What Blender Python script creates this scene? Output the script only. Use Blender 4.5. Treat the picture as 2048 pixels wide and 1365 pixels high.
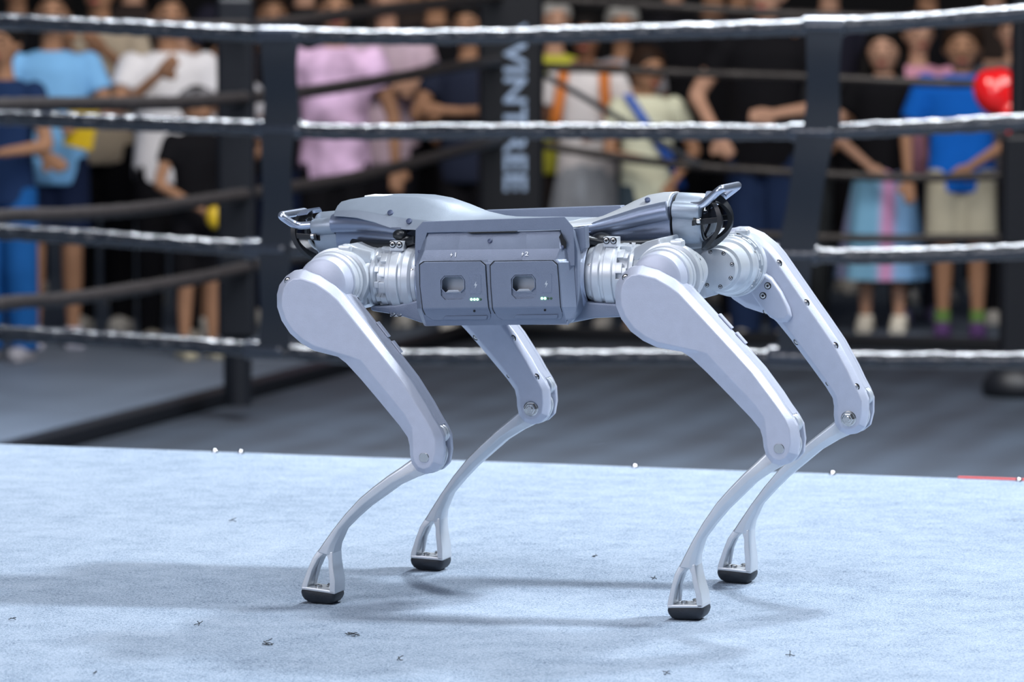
import bpy, bmesh, math, random
from mathutils import Vector, Matrix, noise
random.seed(7)
sc = bpy.context.scene
for o in list(bpy.data.objects): bpy.data.objects.remove(o)
PI = math.pi
# ------------------------------------------------------------------ camera
F, YAW, CH, YH = 9150.0, math.radians(17.5), 0.95, -120.0
PIT = math.atan((682.5 - YH) / F)
DV = Vector((-math.sin(YAW)*math.cos(PIT), math.cos(YAW)*math.cos(PIT), -math.sin(PIT)))
RV = Vector((math.cos(YAW), math.sin(YAW), 0.0))
UV = RV.cross(DV)
_v = DV*F + RV*(1050-1024) + UV*(682.5-1185)
_g = _v * (CH / -_v.z)
CAM = Vector((-_g.x, -_g.y, CH))
cd = bpy.data.cameras.new('camera'); cam = bpy.data.objects.new('camera', cd)
sc.collection.objects.link(cam); sc.camera = cam
cam.location = CAM
cam.rotation_euler = Matrix((RV, UV, -DV)).transposed().to_euler()
cd.sensor_width = 36.0; cd.lens = F/2048*36.0; cd.clip_end = 200; cd.clip_start = 0.1
cd.dof.use_dof = True; cd.dof.focus_distance = 6.55; cd.dof.aperture_fstop = cd.lens/1000/0.023
cd.dof.aperture_blades = 0
sc.view_settings.view_transform = 'Standard'; sc.view_settings.look = 'None'
sc.view_settings.gamma = 1.0; sc.view_settings.exposure = 0.0
try: sc.view_settings.use_curve_mapping = False
except Exception: pass
# ------------------------------------------------------------------ world and lights
w = bpy.data.worlds.new('hall_air'); sc.world = w; w.use_nodes = True
bg = w.node_tree.nodes['Background']; bg.inputs[0].default_value = (0.31, 0.36, 0.48, 1); bg.inputs[1].default_value = 0.16
def area(name, loc, target, size, power, col=(1,1,1), sy=None):
    l = bpy.data.lights.new(name, 'AREA'); l.energy = power; l.color = col; l.size = size
    if sy: l.shape = 'RECTANGLE'; l.size_y = sy
    o = bpy.data.objects.new(name, l); sc.collection.objects.link(o); o.location = loc
    o.rotation_euler = (Vector(target)-Vector(loc)).to_track_quat('-Z', 'Y').to_euler(); return o
area('stage_light_back', (0.6, 6.2, 6.0), (0, 0, 0.3), 0.6, 600, (0.86, 0.93, 1.0))
area('stage_light_right', (4.6, 1.2, 5.6), (0, 0, 0.3), 0.6, 600, (0.86, 0.93, 1.0))
area('front_fill_light', (-3.0, -8.0, 4.3), (0, 0, 0.3), 5.0, 320, (0.91, 0.91, 1.0))  # broad soft fill added to brighten the near side of the robot
area('stage_light_overhead', (0.6, -2.2, 6.0), (0, 0, 0.3), 3.0, 210, (0.86, 0.92, 1.0))
area('rope_light', (-1.4, 6.9, 4.6), (-1.4, 6.1, -0.8), 6.0, 560, (0.86, 0.92, 1.0), 0.9).data.spread = 1.75
area('crowd_light', (-3.0, 8.0, 4.5), (-4.6, 15.0, 0.0), 2.5, 230, (1.0, 0.93, 0.86))
area('crowd_light_right', (0.5, 8.0, 4.5), (-1.6, 14.6, 0.0), 2.5, 200, (1.0, 0.93, 0.86))

# ------------------------------------------------------------------ helpers
def ray(x, y): return DV*F + RV*(x-1024) + UV*(682.5-y)
def P(x, y, Y):
    v = ray(x, y); return CAM + v*((Y-CAM.y)/v.y)
def PXP(x, y, X):
    v = ray(x, y); return CAM + v*((X-CAM.x)/v.x)
def G(x, y, z=0.0):
    v = ray(x, y); return CAM + v*((z-CAM.z)/v.z)
def mat(name, col, rough=0.5, metal=0.0, bump=0.0, bscale=200.0, var=0.0, vscale=6.0, emit=None, estr=0.0, spec=0.5, coat=0.0):
    m = bpy.data.materials.new(name); m.use_nodes = True
    nt = m.node_tree; b = nt.nodes['Principled BSDF']
    b.inputs['Base Color'].default_value = (*col, 1); b.inputs['Roughness'].default_value = rough
    b.inputs['Metallic'].default_value = metal; b.inputs['Specular IOR Level'].default_value = spec
    b.inputs['Coat Weight'].default_value = coat
    if emit: b.inputs['Emission Color'].default_value = (*emit, 1); b.inputs['Emission Strength'].default_value = estr
    tc = nt.nodes.new('ShaderNodeTexCoord')
    if var > 0:
        n = nt.nodes.new('ShaderNodeTexNoise'); n.inputs['Scale'].default_value = vscale; n.inputs['Detail'].default_value = 6
        nt.links.new(tc.outputs['Object'], n.inputs['Vector'])
        r = nt.nodes.new('ShaderNodeValToRGB')
        r.color_ramp.elements[0].position = 0.3; r.color_ramp.elements[1].position = 0.7
        r.color_ramp.elements[0].color = (*[max(0, c*(1-var)) for c in col], 1)
        r.color_ramp.elements[1].color = (*[min(1, c*(1+var)) for c in col], 1)
        nt.links.new(n.outputs['Fac'], r.inputs[0]); nt.links.new(r.outputs[0], b.inputs['Base Color'])
    if bump > 0:
        n2 = nt.nodes.new('ShaderNodeTexNoise'); n2.inputs['Scale'].default_value = bscale; n2.inputs['Detail'].default_value = 3
        nt.links.new(tc.outputs['Object'], n2.inputs['Vector'])
        bp = nt.nodes.new('ShaderNodeBump'); bp.inputs['Strength'].default_value = bump; bp.inputs['Distance'].default_value = 0.002
        nt.links.new(n2.outputs['Fac'], bp.inputs['Height']); nt.links.new(bp.outputs[0], b.inputs['Normal'])
    return m
def link(o): sc.collection.objects.link(o); return o
def tag(o, label=None, cat=None, group=None, kind=None):
    if label: o['label'] = label
    if cat: o['category'] = cat
    if group: o['group'] = group
    if kind: o['kind'] = kind
    return o
def empty(name, loc=(0,0,0), rz=0.0):
    o = bpy.data.objects.new(name, None); o.empty_display_size = 0.1; link(o); o.location = loc; o.rotation_euler = (0,0,rz); return o
def finish(bm, name, m, parent=None, ang=32, bevel=0.0, smooth=True, segs=2):
    bmesh.ops.remove_doubles(bm, verts=bm.verts, dist=1e-6)
    bmesh.ops.recalc_face_normals(bm, faces=bm.faces)
    if bevel > 0:
        ed = [e for e in bm.edges if len(e.link_faces) == 2 and e.calc_face_angle(0) > math.radians(22)]
        bmesh.ops.bevel(bm, geom=ed, offset=bevel, segments=segs, affect='EDGES', profile=0.5, clamp_overlap=True)
        bmesh.ops.recalc_face_normals(bm, faces=bm.faces)
    for f in bm.faces: f.smooth = smooth
    a = math.radians(ang)
    for e in bm.edges:
        e.smooth = not (len(e.link_faces) == 2 and e.calc_face_angle(0) > a)
    me = bpy.data.meshes.new(name); bm.to_mesh(me); bm.free()
    if isinstance(m, (list, tuple)):
        for k in m: me.materials.append(k)
    else: me.materials.append(m)
    o = bpy.data.objects.new(name, me); link(o)
    if bevel > 0:
        wn = o.modifiers.new('wn', 'WEIGHTED_NORMAL'); wn.keep_sharp = True; wn.weight = 80
    if parent: setpar(o, parent)
    return o
def wloc(p):
    r = Vector((0,0,0))
    while p:
        r += p.location
        if p.parent: r += p.matrix_parent_inverse.translation
        p = p.parent
    return r
def setpar(o, p):
    # meshes are made in world coordinates; roots have no rotation when this is used
    o.parent = p; o.matrix_parent_inverse = Matrix.Translation(-wloc(p)) @ Matrix.Identity(4)
def rebase(o, base):
    o.data.transform(Matrix.Translation(-Vector(base))); o.location = base
def BM(): return bmesh.new()
def a_box(bm, c, s, rot=None):
    mt = Matrix.Translation(c) @ (rot.to_4x4() if rot else Matrix.Identity(4)) @ Matrix.Diagonal((*s, 1))
    return bmesh.ops.create_cube(bm, size=1, matrix=mt)['verts']
def frame(d):
    d = Vector(d).normalized(); u = d.cross(Vector((0,0,1)))
    if u.length < 1e-3: u = d.cross(Vector((0,1,0)))
    u.normalize(); return d, u, d.cross(u)
def a_rings(bm, rings, cap0=True, cap1=True, closed=False):
    R = [[bm.verts.new(p) for p in r] for r in rings]
    n = len(R[0])
    rng = range(len(R)) if closed else range(len(R)-1)
    for i in rng:
        A, B = R[i], R[(i+1) % len(R)]
        for k in range(n):
            bm.faces.new((A[k], A[(k+1) % n], B[(k+1) % n], B[k]))
    if not closed:
        if cap0: bm.faces.new(list(reversed(R[0])))
        if cap1: bm.faces.new(R[-1])
    return R
def a_lathe(bm, p, d, prof, seg=40, cap=True, flat=1.0):
    # prof: list of (t along d, radius)
    d, u, v = frame(d); p = Vector(p)
    rings = []
    for t, r in prof:
        rings.append([p + d*t + (u*math.cos(2*PI*k/seg) + v*math.sin(2*PI*k/seg)*flat)*max(r, 1e-4) for k in range(seg)])
    a_rings(bm, rings, cap, cap)
def a_cyl(bm, p0, p1, r0, r1=None, seg=16):
    p0, p1 = Vector(p0), Vector(p1); r1 = r0 if r1 is None else r1
    a_lathe(bm, p0, p1-p0, [(0, r0), ((p1-p0).length, r1)], seg)
def a_tube(bm, pts, r, seg=10, up=None):
    pts = [Vector(p) for p in pts]; n = len(pts); rings = []
    pv = None
    for i in range(n):
        t = (pts[min(i+1, n-1)] - pts[max(i-1, 0)]).normalized()
        if pv is None: _, u, v = frame(t)
        else:
            u = pv - t*pv.dot(t); u.normalize(); v = t.cross(u)
        pv = u
        rr = r[i] if isinstance(r, (list, tuple)) else r
        rings.append([pts[i] + (u*math.cos(2*PI*k/seg) + v*math.sin(2*PI*k/seg))*rr for k in range(seg)])
    a_rings(bm, rings)
def a_sph(bm, c, r, sub=2, rot=None):
    s = r if isinstance(r, (tuple, list)) else (r, r, r)
    mt = Matrix.Translation(c) @ (rot.to_4x4() if rot else Matrix.Identity(4)) @ Matrix.Diagonal((*s, 1))
    bmesh.ops.create_icosphere(bm, subdivisions=sub, radius=1, matrix=mt)
def smooth_path(pts, n=8):
    pts = [Vector(p) for p in pts]; out = []
    for i in range(len(pts)-1):
        p0 = pts[max(i-1, 0)]; p1 = pts[i]; p2 = pts[i+1]; p3 = pts[min(i+2, len(pts)-1)]
        for k in range(n):
            t = k/n; t2 = t*t; t3 = t2*t
            out.append(0.5*((2*p1) + (p2-p0)*t + (2*p0-5*p1+4*p2-p3)*t2 + (3*p1-p0-3*p2+p3)*t3))
    out.append(pts[-1]); return out
def poly_layers(bm, layers):
    # layers: list of lists of world points, equal counts; side walls and two caps
    a_rings(bm, layers)
def evald(o, name=None):
    dg = bpy.context.evaluated_depsgraph_get()
    me = bpy.data.meshes.new_from_object(o.evaluated_get(dg))
    old = o.data; o.modifiers.clear(); o.data = me; me.name = name or o.name
    bpy.data.meshes.remove(old)
def boolean(o, cutters):
    for c in cutters:
        m = o.modifiers.new('b', 'BOOLEAN'); m.operation = 'DIFFERENCE'; m.object = c; m.solver = 'EXACT'
    evald(o)
    for c in cutters:
        me = c.data; bpy.data.objects.remove(c); bpy.data.meshes.remove(me)
def copyobj(o, parent=None, mw=None):
    c = o.copy(); link(c)
    if parent: c.parent = parent
    return c
# ------------------------------------------------------------------ materials
M = {}
M['paint'] = mat('satin_blue_silver_paint', (0.54, 0.565, 0.665), 0.36, 0.22, 0.12, 900, 0.03, 60)
M['shell'] = mat('top_shell_paint', (0.34, 0.39, 0.46), 0.36, 0.4, 0.12, 900, 0.03, 60)
M['cast'] = mat('bead_blasted_aluminium', (0.66, 0.69, 0.73), 0.32, 0.4, 0.08, 900, 0.03, 40)
M['body'] = mat('body_blue_grey_paint', (0.20, 0.235, 0.315), 0.36, 0.3, 0.15, 900, 0.03, 60)
M['dark'] = mat('dark_blue_grey_shell', (0.24, 0.28, 0.38), 0.28, 0.6, 0.1, 900)
M['steel'] = mat('bright_steel', (0.62, 0.61, 0.60), 0.22, 1.0)
M['tube'] = mat('brushed_tube', (0.55, 0.60, 0.72), 0.25, 0.85)
M['black'] = mat('black_plastic', (0.012, 0.014, 0.018), 0.35)
M['gap'] = mat('black_gap', (0.004, 0.005, 0.007), 0.7)
M['rubber'] = mat('foot_rubber', (0.018, 0.022, 0.03), 0.5, 0, 0.2, 300, 0.3, 60)
M['lens'] = mat('sensor_glass', (0.004, 0.005, 0.008), 0.04, 0, coat=1.0, spec=0.8)
M['grip'] = mat('grip_pocket_grey', (0.46, 0.50, 0.56), 0.4, 0.2)
M['led'] = mat('green_led', (0.2, 1, 0.4), 0.4, emit=(0.25, 1.0, 0.35), estr=4.5)
M['ledoff'] = mat('led_off', (0.05, 0.12, 0.07), 0.4)
M['white'] = mat('white_print', (1.0, 1.0, 1.0), 0.4)
M['cap'] = mat('dark_blue_screw_cap', (0.07, 0.09, 0.16), 0.4, 0.2)
# ------------------------------------------------------------------ the setting
FLZ = -0.80
def plane_obj(name, pts, m, thick=0.0):
    bm = BM()
    top = [Vector(p) for p in pts]
    if thick:
        a_rings(bm, [[p - Vector((0,0,thick)) for p in top], top])
    else:
        bm.faces.new([bm.verts.new(p) for p in top])
    return finish(bm, name, m, smooth=False)
# felt carpet of the stage
mc = bpy.data.materials.new('pale_blue_felt'); mc.use_nodes = True; nt = mc.node_tree; b = nt.nodes['Principled BSDF']
tc = nt.nodes.new('ShaderNodeTexCoord')
mp = nt.nodes.new('ShaderNodeMapping'); mp.inputs['Scale'].default_value = (1, 1.0, 1); nt.links.new(tc.outputs['Object'], mp.inputs[0])
n1 = nt.nodes.new('ShaderNodeTexNoise'); n1.inputs['Scale'].default_value = 330; n1.inputs['Detail'].default_value = 4; n1.inputs['Roughness'].default_value = 0.7; n1.inputs['Distortion'].default_value = 1.2
n2 = nt.nodes.new('ShaderNodeTexNoise'); n2.inputs['Scale'].default_value = 16; n2.inputs['Detail'].default_value = 6; n2.inputs['Roughness'].default_value = 0.65
n3 = nt.nodes.new('ShaderNodeTexNoise'); n3.inputs['Scale'].default_value = 1.6; n3.inputs['Detail'].default_value = 3
for n in (n1, n2, n3): nt.links.new(mp.outputs[0], n.inputs['Vector'])
def mathn(op, a, bb):
    m_ = nt.nodes.new('ShaderNodeMath'); m_.operation = op
    for i, q in enumerate((a, bb)):
        if isinstance(q, (int, float)): m_.inputs[i].default_value = q
        else: nt.links.new(q, m_.inputs[i])
    return m_.outputs[0]
s_ = mathn('ADD', mathn('MULTIPLY', n1.outputs['Fac'], 0.74), mathn('ADD', mathn('MULTIPLY', n2.outputs['Fac'], 0.16), mathn('MULTIPLY', n3.outputs['Fac'], 0.10)))
cr = nt.nodes.new('ShaderNodeValToRGB'); nt.links.new(s_, cr.inputs[0])
cr.color_ramp.elements[0].position = 0.37; cr.color_ramp.elements[0].color = (0.05, 0.085, 0.14, 1)
cr.color_ramp.elements[1].position = 0.60; cr.color_ramp.elements[1].color = (0.52, 0.59, 0.69, 1)
e = cr.color_ramp.elements.new(0.48); e.color = (0.34, 0.42, 0.53, 1)
nt.links.new(cr.outputs[0], b.inputs['Base Color']); b.inputs['Roughness'].default_value = 0.95
b.inputs['Specular IOR Level'].default_value = 0.15
bp = nt.nodes.new('ShaderNodeBump'); bp.inputs['Strength'].default_value = 0.7; bp.inputs['Distance'].default_value = 0.003
nt.links.new(n1.outputs['Fac'], bp.inputs['Height']); nt.links.new(bp.outputs[0], b.inputs['Normal'])
SE = 1.585
bm = BM()
ex = []
N = 160
for i in range(N+1):
    x = -6 + 12*i/N
    ex.append(Vector((x, SE + 0.004*noise.noise(Vector((x*3, 0, 0))), 0.0)))
top = [Vector((6, -8, 0)), Vector((-6, -8, 0))] + ex
a_rings(bm, [[p - Vector((0,0,0.006)) for p in top], top])
floor = finish(bm, 'floor', mc, smooth=False); tag(floor, kind='structure', label='pale blue felt carpet of the raised stage under the robot dog')
rng = random.Random(5)
M['deck'] = mat('stage_side_black', (0.015, 0.016, 0.02), 0.6)
bm = BM(); a_box(bm, (0, (SE-8)/2-0.01, (FLZ-0.006)/2 - 0.003), (12, SE+8-0.03, -FLZ-0.008))
tag(finish(bm, 'trim_1', M['deck'], smooth=False), kind='structure', label='black body of the raised stage')
M['alu_trim'] = mat('worn_aluminium_trim', (0.75, 0.78, 0.82), 0.25, 0.9, 0.3, 30)
bm = BM(); a_box(bm, (0, SE+0.006, -0.010), (12, 0.008, 0.018))
tag(finish(bm, 'trim_2', M['alu_trim'], smooth=False, bevel=0.002), kind='structure', label='thin metal trim along the far edge of the stage')
M['redtape'] = mat('red_tape', (0.7, 0.05, 0.05), 0.5)
bm = BM(); pr = P(1960, 963, SE); a_box(bm, (pr.x+0.14, SE+0.0045, -0.0035), (0.36, 0.014, 0.012))
tag(finish(bm, 'red_tape_strip', M['redtape'], smooth=False), 'red tape strip stuck along the stage edge at the right', 'tape')
M['glint_metal'] = mat('bright_glint_metal', (0.95, 0.97, 1.0), 0.12, 1.0)  # polished beads added to stand in for highlights on the metal trim
first = None
for i, (x, y, lb) in enumerate(((430, 905, 'added bead for a trim highlight at the stage edge, far left, before the lighter hall floor'), (482, 906, 'added bead for a trim highlight at the stage edge, second from the left'),
        (1270, 935, 'added bead for a trim highlight at the stage edge, between the two near robot legs'), (1665, 950, 'added bead for a trim highlight at the stage edge, just behind the far front calf'), (2038, 966, 'added bead for a trim highlight at the stage edge, at the right end by the red tape'))):
    p = P(x, y, SE-0.012)
    if first is None:
        bm = BM(); a_lathe(bm, (0,0,0), (0,0,1), [(0, .006), (.003, .0058), (.0055, .004), (.0065, .001)], 16)
        first = finish(bm, 'edge_glint', M['glint_metal']); o = first
    else: o = first.copy(); link(o)
    o.location = (p.x, SE-0.012, 0.0); tag(o, lb, 'screw', 'added trim highlights along the stage edge')

M['hall'] = mat('hall_floor_grey', (0.11, 0.14, 0.19), 0.6, 0, 0.2, 40, 0.12, 2)
tag(plane_obj('floor', [(-30,-9,FLZ), (30,-9,FLZ), (30,40,FLZ), (-30,40,FLZ)], M['hall']), kind='structure', label='grey hall floor around the boxing ring')
# ring canvas
RN, RF = 6.05, 11.8                     # near and far rope planes
XC = P(1022, 300, RF).x                 # left far corner of the ring
XL = XC
RW = 5.75
mcv = bpy.data.materials.new('ring_canvas'); mcv.use_nodes = True; nt = mcv.node_tree; b = nt.nodes['Principled BSDF']
tc = nt.nodes.new('ShaderNodeTexCoord'); wv = nt.nodes.new('ShaderNodeTexWave'); wv.bands_direction = 'X'
wv.inputs['Scale'].default_value = 1.35; wv.inputs['Distortion'].default_value = 2.5; wv.inputs['Detail'].default_value = 3
nt.links.new(tc.outputs['Object'], wv.inputs['Vector'])
nn = nt.nodes.new('ShaderNodeTexNoise'); nn.inputs['Scale'].default_value = 2.2; nn.inputs['Detail'].default_value = 7; nt.links.new(tc.outputs['Object'], nn.inputs['Vector'])
mx = nt.nodes.new('ShaderNodeMath'); mx.operation = 'MULTIPLY_ADD'; nt.links.new(wv.outputs['Fac'], mx.inputs[0]); mx.inputs[1].default_value = 0.22; nt.links.new(nn.outputs['Fac'], mx.inputs[2])
cr = nt.nodes.new('ShaderNodeValToRGB'); nt.links.new(mx.outputs[0], cr.inputs[0])
cr.color_ramp.elements[0].position = 0.35; cr.color_ramp.elements[0].color = (0.011, 0.015, 0.023, 1)
cr.color_ramp.elements[1].position = 0.85; cr.color_ramp.elements[1].color = (0.024, 0.034, 0.050, 1)
nt.links.new(cr.outputs[0], b.inputs['Base Color']); b.inputs['Roughness'].default_value = 0.62
CZ = FLZ + 0.06
cv = plane_obj('ring_canvas', [(XL-0.25, RN-0.5, CZ), (XL+RW+0.3, RN-0.5, CZ), (XL+RW+0.3, RF+0.35, CZ), (XL-0.25, RF+0.35, CZ)], mcv, 0.03)
tag(cv, 'dark grey boxing ring canvas between the stage and the crowd', 'canvas')
M['pad_black'] = mat('black_vinyl', (0.005, 0.006, 0.009), 0.45, 0, 0.4, 60, spec=0.3)
fr = empty('ring_base_frame', (XL, RF, FLZ)); tag(fr, 'low black steel base frame edging the ring canvas', 'frame')
for (x0, y0, x1, y1) in ((XL-0.32, RN-0.6, XL-0.32, RF+0.42), (XL-0.32, RF+0.42, XL+RW+0.37, RF+0.42), (XL+RW+0.37, RF+0.42, XL+RW+0.37, RN-0.6), (XL-0.32, RN-0.57, XL+RW+0.37, RN-0.57)):
    bm = BM(); L = math.hypot(x1-x0, y1-y0)
    a_box(bm, ((x0+x1)/2, (y0+y1)/2, FLZ+0.055), (abs(x1-x0)+0.10, abs(y1-y0)+0.10, 0.11))
    finish(bm, 'beam', M['pad_black'], fr, bevel=0.012)
# hall shell
M['wall'] = mat('dark_drape', (0.004, 0.004, 0.005), 0.9, 0, 0.3, 3, 0.4, 1)
def wall(name, x0, y0, x1, y1, z1=8):
    bm = BM(); a_box(bm, ((x0+x1)/2, (y0+y1)/2, (FLZ+z1)/2), (max(abs(x1-x0), .2), max(abs(y1-y0), .2), z1-FLZ))
    o = finish(bm, name, M['wall'], smooth=False); tag(o, kind='structure')
wall('wall_back', -30, 22, 30, 22)

# ------------------------------------------------------------------ ring ropes
mr = bpy.data.materials.new('taped_rope_vinyl'); mr.use_nodes = True; nt = mr.node_tree; b = nt.nodes['Principled BSDF']
b.inputs['Base Color'].default_value = (0.006, 0.009, 0.015, 1); b.inputs['Roughness'].default_value = 0.27
b.inputs['Specular IOR Level'].default_value = 0.9; b.inputs['Coat Weight'].default_value = 0.6; b.inputs['Coat Roughness'].default_value = 0.2
tc = nt.nodes.new('ShaderNodeTexCoord'); nn = nt.nodes.new('ShaderNodeTexNoise'); nn.inputs['Scale'].default_value = 70; nn.inputs['Detail'].default_value = 3
nt.links.new(tc.outputs['Object'], nn.inputs['Vector']); bp = nt.nodes.new('ShaderNodeBump'); bp.inputs['Strength'].default_value = 0.7; bp.inputs['Distance'].default_value = 0.006
nt.links.new(nn.outputs['Fac'], bp.inputs['Height']); nt.links.new(bp.outputs[0], b.inputs['Normal'])
M['farrope'] = mat('dull_rope_cover', (0.022, 0.019, 0.019), 0.42, 0, 0.5, 60)
M['strap'] = mat('dark_navy_webbing', (0.010, 0.015, 0.024), 0.6, 0, 0.4, 80)
def rope(name, pts, r, m, wrap=0.06, amp=0.09, seg=18, parent=None):
    path = smooth_path(pts, 10)
    # resample
    L = [0]
    for i in range(1, len(path)): L.append(L[-1] + (path[i]-path[i-1]).length)
    step = 0.0125; n = int(L[-1]/step); out = []; j = 0
    for i in range(n+1):
        s = i*L[-1]/n
        while j < len(L)-2 and L[j+1] < s: j += 1
        t = (s-L[j])/max(1e-9, L[j+1]-L[j]); out.append((path[j].lerp(path[j+1], t), s))
    bm = BM(); rings = []
    seed = random.random()*50
    for i, (p, s) in enumerate(out):
        q0 = out[max(i-1, 0)][0]; q1 = out[min(i+1, n)][0]
        d, u, v = frame(q1-q0); ring = []
        for k in range(seg):
            a = 2*PI*k/seg
            ph = (s/wrap + a/(2*PI)) % 1.0
            rr = r*(1 + amp*(ph-0.5) + 0.12*noise.noise(Vector((s*24+seed, math.cos(a)*1.2, math.sin(a)*1.2))) + 0.05*noise.noise(Vector((s*7+seed, 3, 1))))
            ring.append(p + (u*math.cos(a)+v*math.sin(a))*rr)
        rings.append(ring)
    a_rings(bm, rings)
    return finish(bm, name, m, parent, ang=60)
nearR = [
 ('topmost taped black ring rope nearest the stage', [(-330,30),(0,43),(260,55),(520,69),(800,74),(1050,71),(1350,62),(1620,54),(1850,41),(2048,26),(2400,5)]),
 ('second taped black ring rope from the top, nearest the stage', [(-330,222),(0,235),(260,246),(520,256),(700,264),(1000,262),(1350,263),(1600,264),(1850,254),(2048,243),(2400,222)]),
 ('third taped black ring rope from the top, level with the robot hips', [(-330,446),(0,464),(250,480),(500,497),(700,502),(1100,506),(1570,509),(1700,513),(1850,510),(2048,503),(2400,490)]),
 ('lowest taped black ring rope nearest the stage, seen under the robot body', [(-330,651),(0,667),(250,681),(500,698),(620,708),(800,715),(1200,715),(1500,715),(1700,719),(2048,721),(2400,722)])]
XR = XL + RW
def to_corners(w_, a, b_):
    a = Vector((a[0], a[1], w_[0].z)); b_ = Vector((b_[0], b_[1], w_[-1].z)); return [a] + w_ + [b_]
for lb, pts in nearR:
    base = P(pts[5][0], pts[5][1], RN)
    o = rope('ring_rope', to_corners([P(x, y, RN) for x, y in pts[1:]], (XC+.05, RN), (XR-.05, RN)), 0.0235, mr); rebase(o, base)
    tag(o, lb, 'rope', 'ring ropes')
farL = [
 ('topmost dull side rope running back to the left of the lettered corner pad', [(-300,44),(0,48),(300,54),(500,51),(617,38),(764,20),(1000,-6)]),
 ('second dull side rope left of the lettered corner pad', [(-300,212),(0,210),(250,207),(400,203),(600,185),(764,160),(900,135),(1000,121)]),
 ('third dull side rope left of the lettered corner pad, curving up to it', [(-300,440),(0,433),(130,429),(260,420),(400,402),(575,376),(700,356),(800,332),(1000,280)]),
 ('lowest dull side rope left of the lettered corner pad, behind the rear hip', [(-300,625),(0,608),(130,598),(260,580),(400,556),(480,539),(600,515),(1000,440)])]
for lb, pts in farL:
    w_ = [PXP(x, y, XC) for x, y in pts[1:]]
    o = rope('ring_rope', [Vector((XC, RN+.05, w_[0].z-.01))] + w_, 0.0225, M['farrope'], amp=0.04); rebase(o, PXP(pts[3][0], pts[3][1], XC)); tag(o, lb, 'rope', 'ring ropes')
farR = [
 ('topmost dull back rope right of the lettered corner pad', [(1040,-4),(1250,8),(1511,24),(1619,30),(1800,36),(2050,40),(2700,36)]),
 ('second dull back rope right of the lettered corner pad, behind the red glove', [(1040,133),(1235,140),(1388,147),(1604,154),(1827,164),(1950,168),(2100,170),(2700,165)]),
 ('third dull back rope right of the lettered corner pad', [(1040,286),(1096,293),(1235,315),(1388,332),(1542,343),(1652,349),(1827,356),(1996,352),(2100,350),(2700,345)]),
 ('lowest dull back rope right of the lettered corner pad, behind the robot handle', [(1040,440),(1235,455),(1400,465),(1600,474),(1800,478),(2000,476),(2100,475),(2700,470)])]
for lb, pts in farR:
    w_ = [P(x, y, RF) for x, y in pts]
    o = rope('ring_rope', w_ + [Vector((XR-.05, RF, w_[-1].z))], 0.018, M['farrope'], amp=0.04); rebase(o, P(pts[3][0], pts[3][1], RF)); tag(o, lb, 'rope', 'ring ropes')
# ties: sleeves around the near ropes + vertical webbing
def strap(name, segs, label, sleeves):
    r = empty(name, segs[-1][0]); r.location = segs[-1][0]; tag(r, label, 'strap', 'vertical rope ties')
    for (a, bq, wd) in segs:
        a, bq = Vector(a), Vector(bq); d = (bq-a); L = d.length; d.normalize()
        side = Vector((1,0,0)) - d*d.x; side.normalize(); nrm = d.cross(side)
        rings = []
        for k in range(13):
            t = k/12; c = a.lerp(bq, t) + nrm*0.008*math.sin(t*PI*2) 
            ww = wd/2*(1-0.12*math.sin(t*PI)); th = 0.005
            rings.append([c - side*ww - nrm*th, c + side*ww - nrm*th, c + side*ww + nrm*th, c - side*ww + nrm*th])
        bm = BM(); a_rings(bm, rings); finish(bm, 'webbing', M['strap'], r, bevel=0.002)
    for (c, L, rr) in sleeves:
        c = Vector(c); bm = BM(); prof = []
        for k in range(15):
            t = k/14; prof.append((t*L, rr*(0.93 if k in (0, 14) else 1.0)*(1+0.02*math.sin(k*2.1))))
        a_lathe(bm, c - Vector((L/2, 0, 0)), (1,0,0), prof, 24)
        finish(bm, 'sleeve', M['sleeve'], r, ang=50)
M['sleeve'] = mat('sleeve_vinyl', (0.03, 0.036, 0.05), 0.22, 0, 0.35, 25, spec=0.8, coat=0.5)
Y1 = RN-0.022
strap('rope_tie', [(P(560,80,Y1), P(562,256,Y1), .115), (P(556,262,Y1), P(552,498,Y1), .10), (P(552,500,Y1), P(548,700,Y1), .10)],
      'dark webbing tie holding the near ropes together, left of the robot', [(P(560,71,RN), .13, .029), (P(560,258,RN), .14, .029), (P(532,498,RN), .13, .030), (P(530,700,RN), .12, .029)])
strap('rope_tie', [(P(1650,60,Y1), P(1643,258,Y1), .105), (P(1632,268,Y1), P(1592,505,Y1), .11), (P(1590,510,Y1), P(1588,716,Y1), .10)],
      'dark webbing tie holding the near ropes together, right of the robot handle', [(P(1650,52,RN), .12, .029), (P(1625,264,RN), .13, .029), (P(1590,509,RN), .14, .030), (P(1590,714,RN), .15, .032)])
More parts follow.
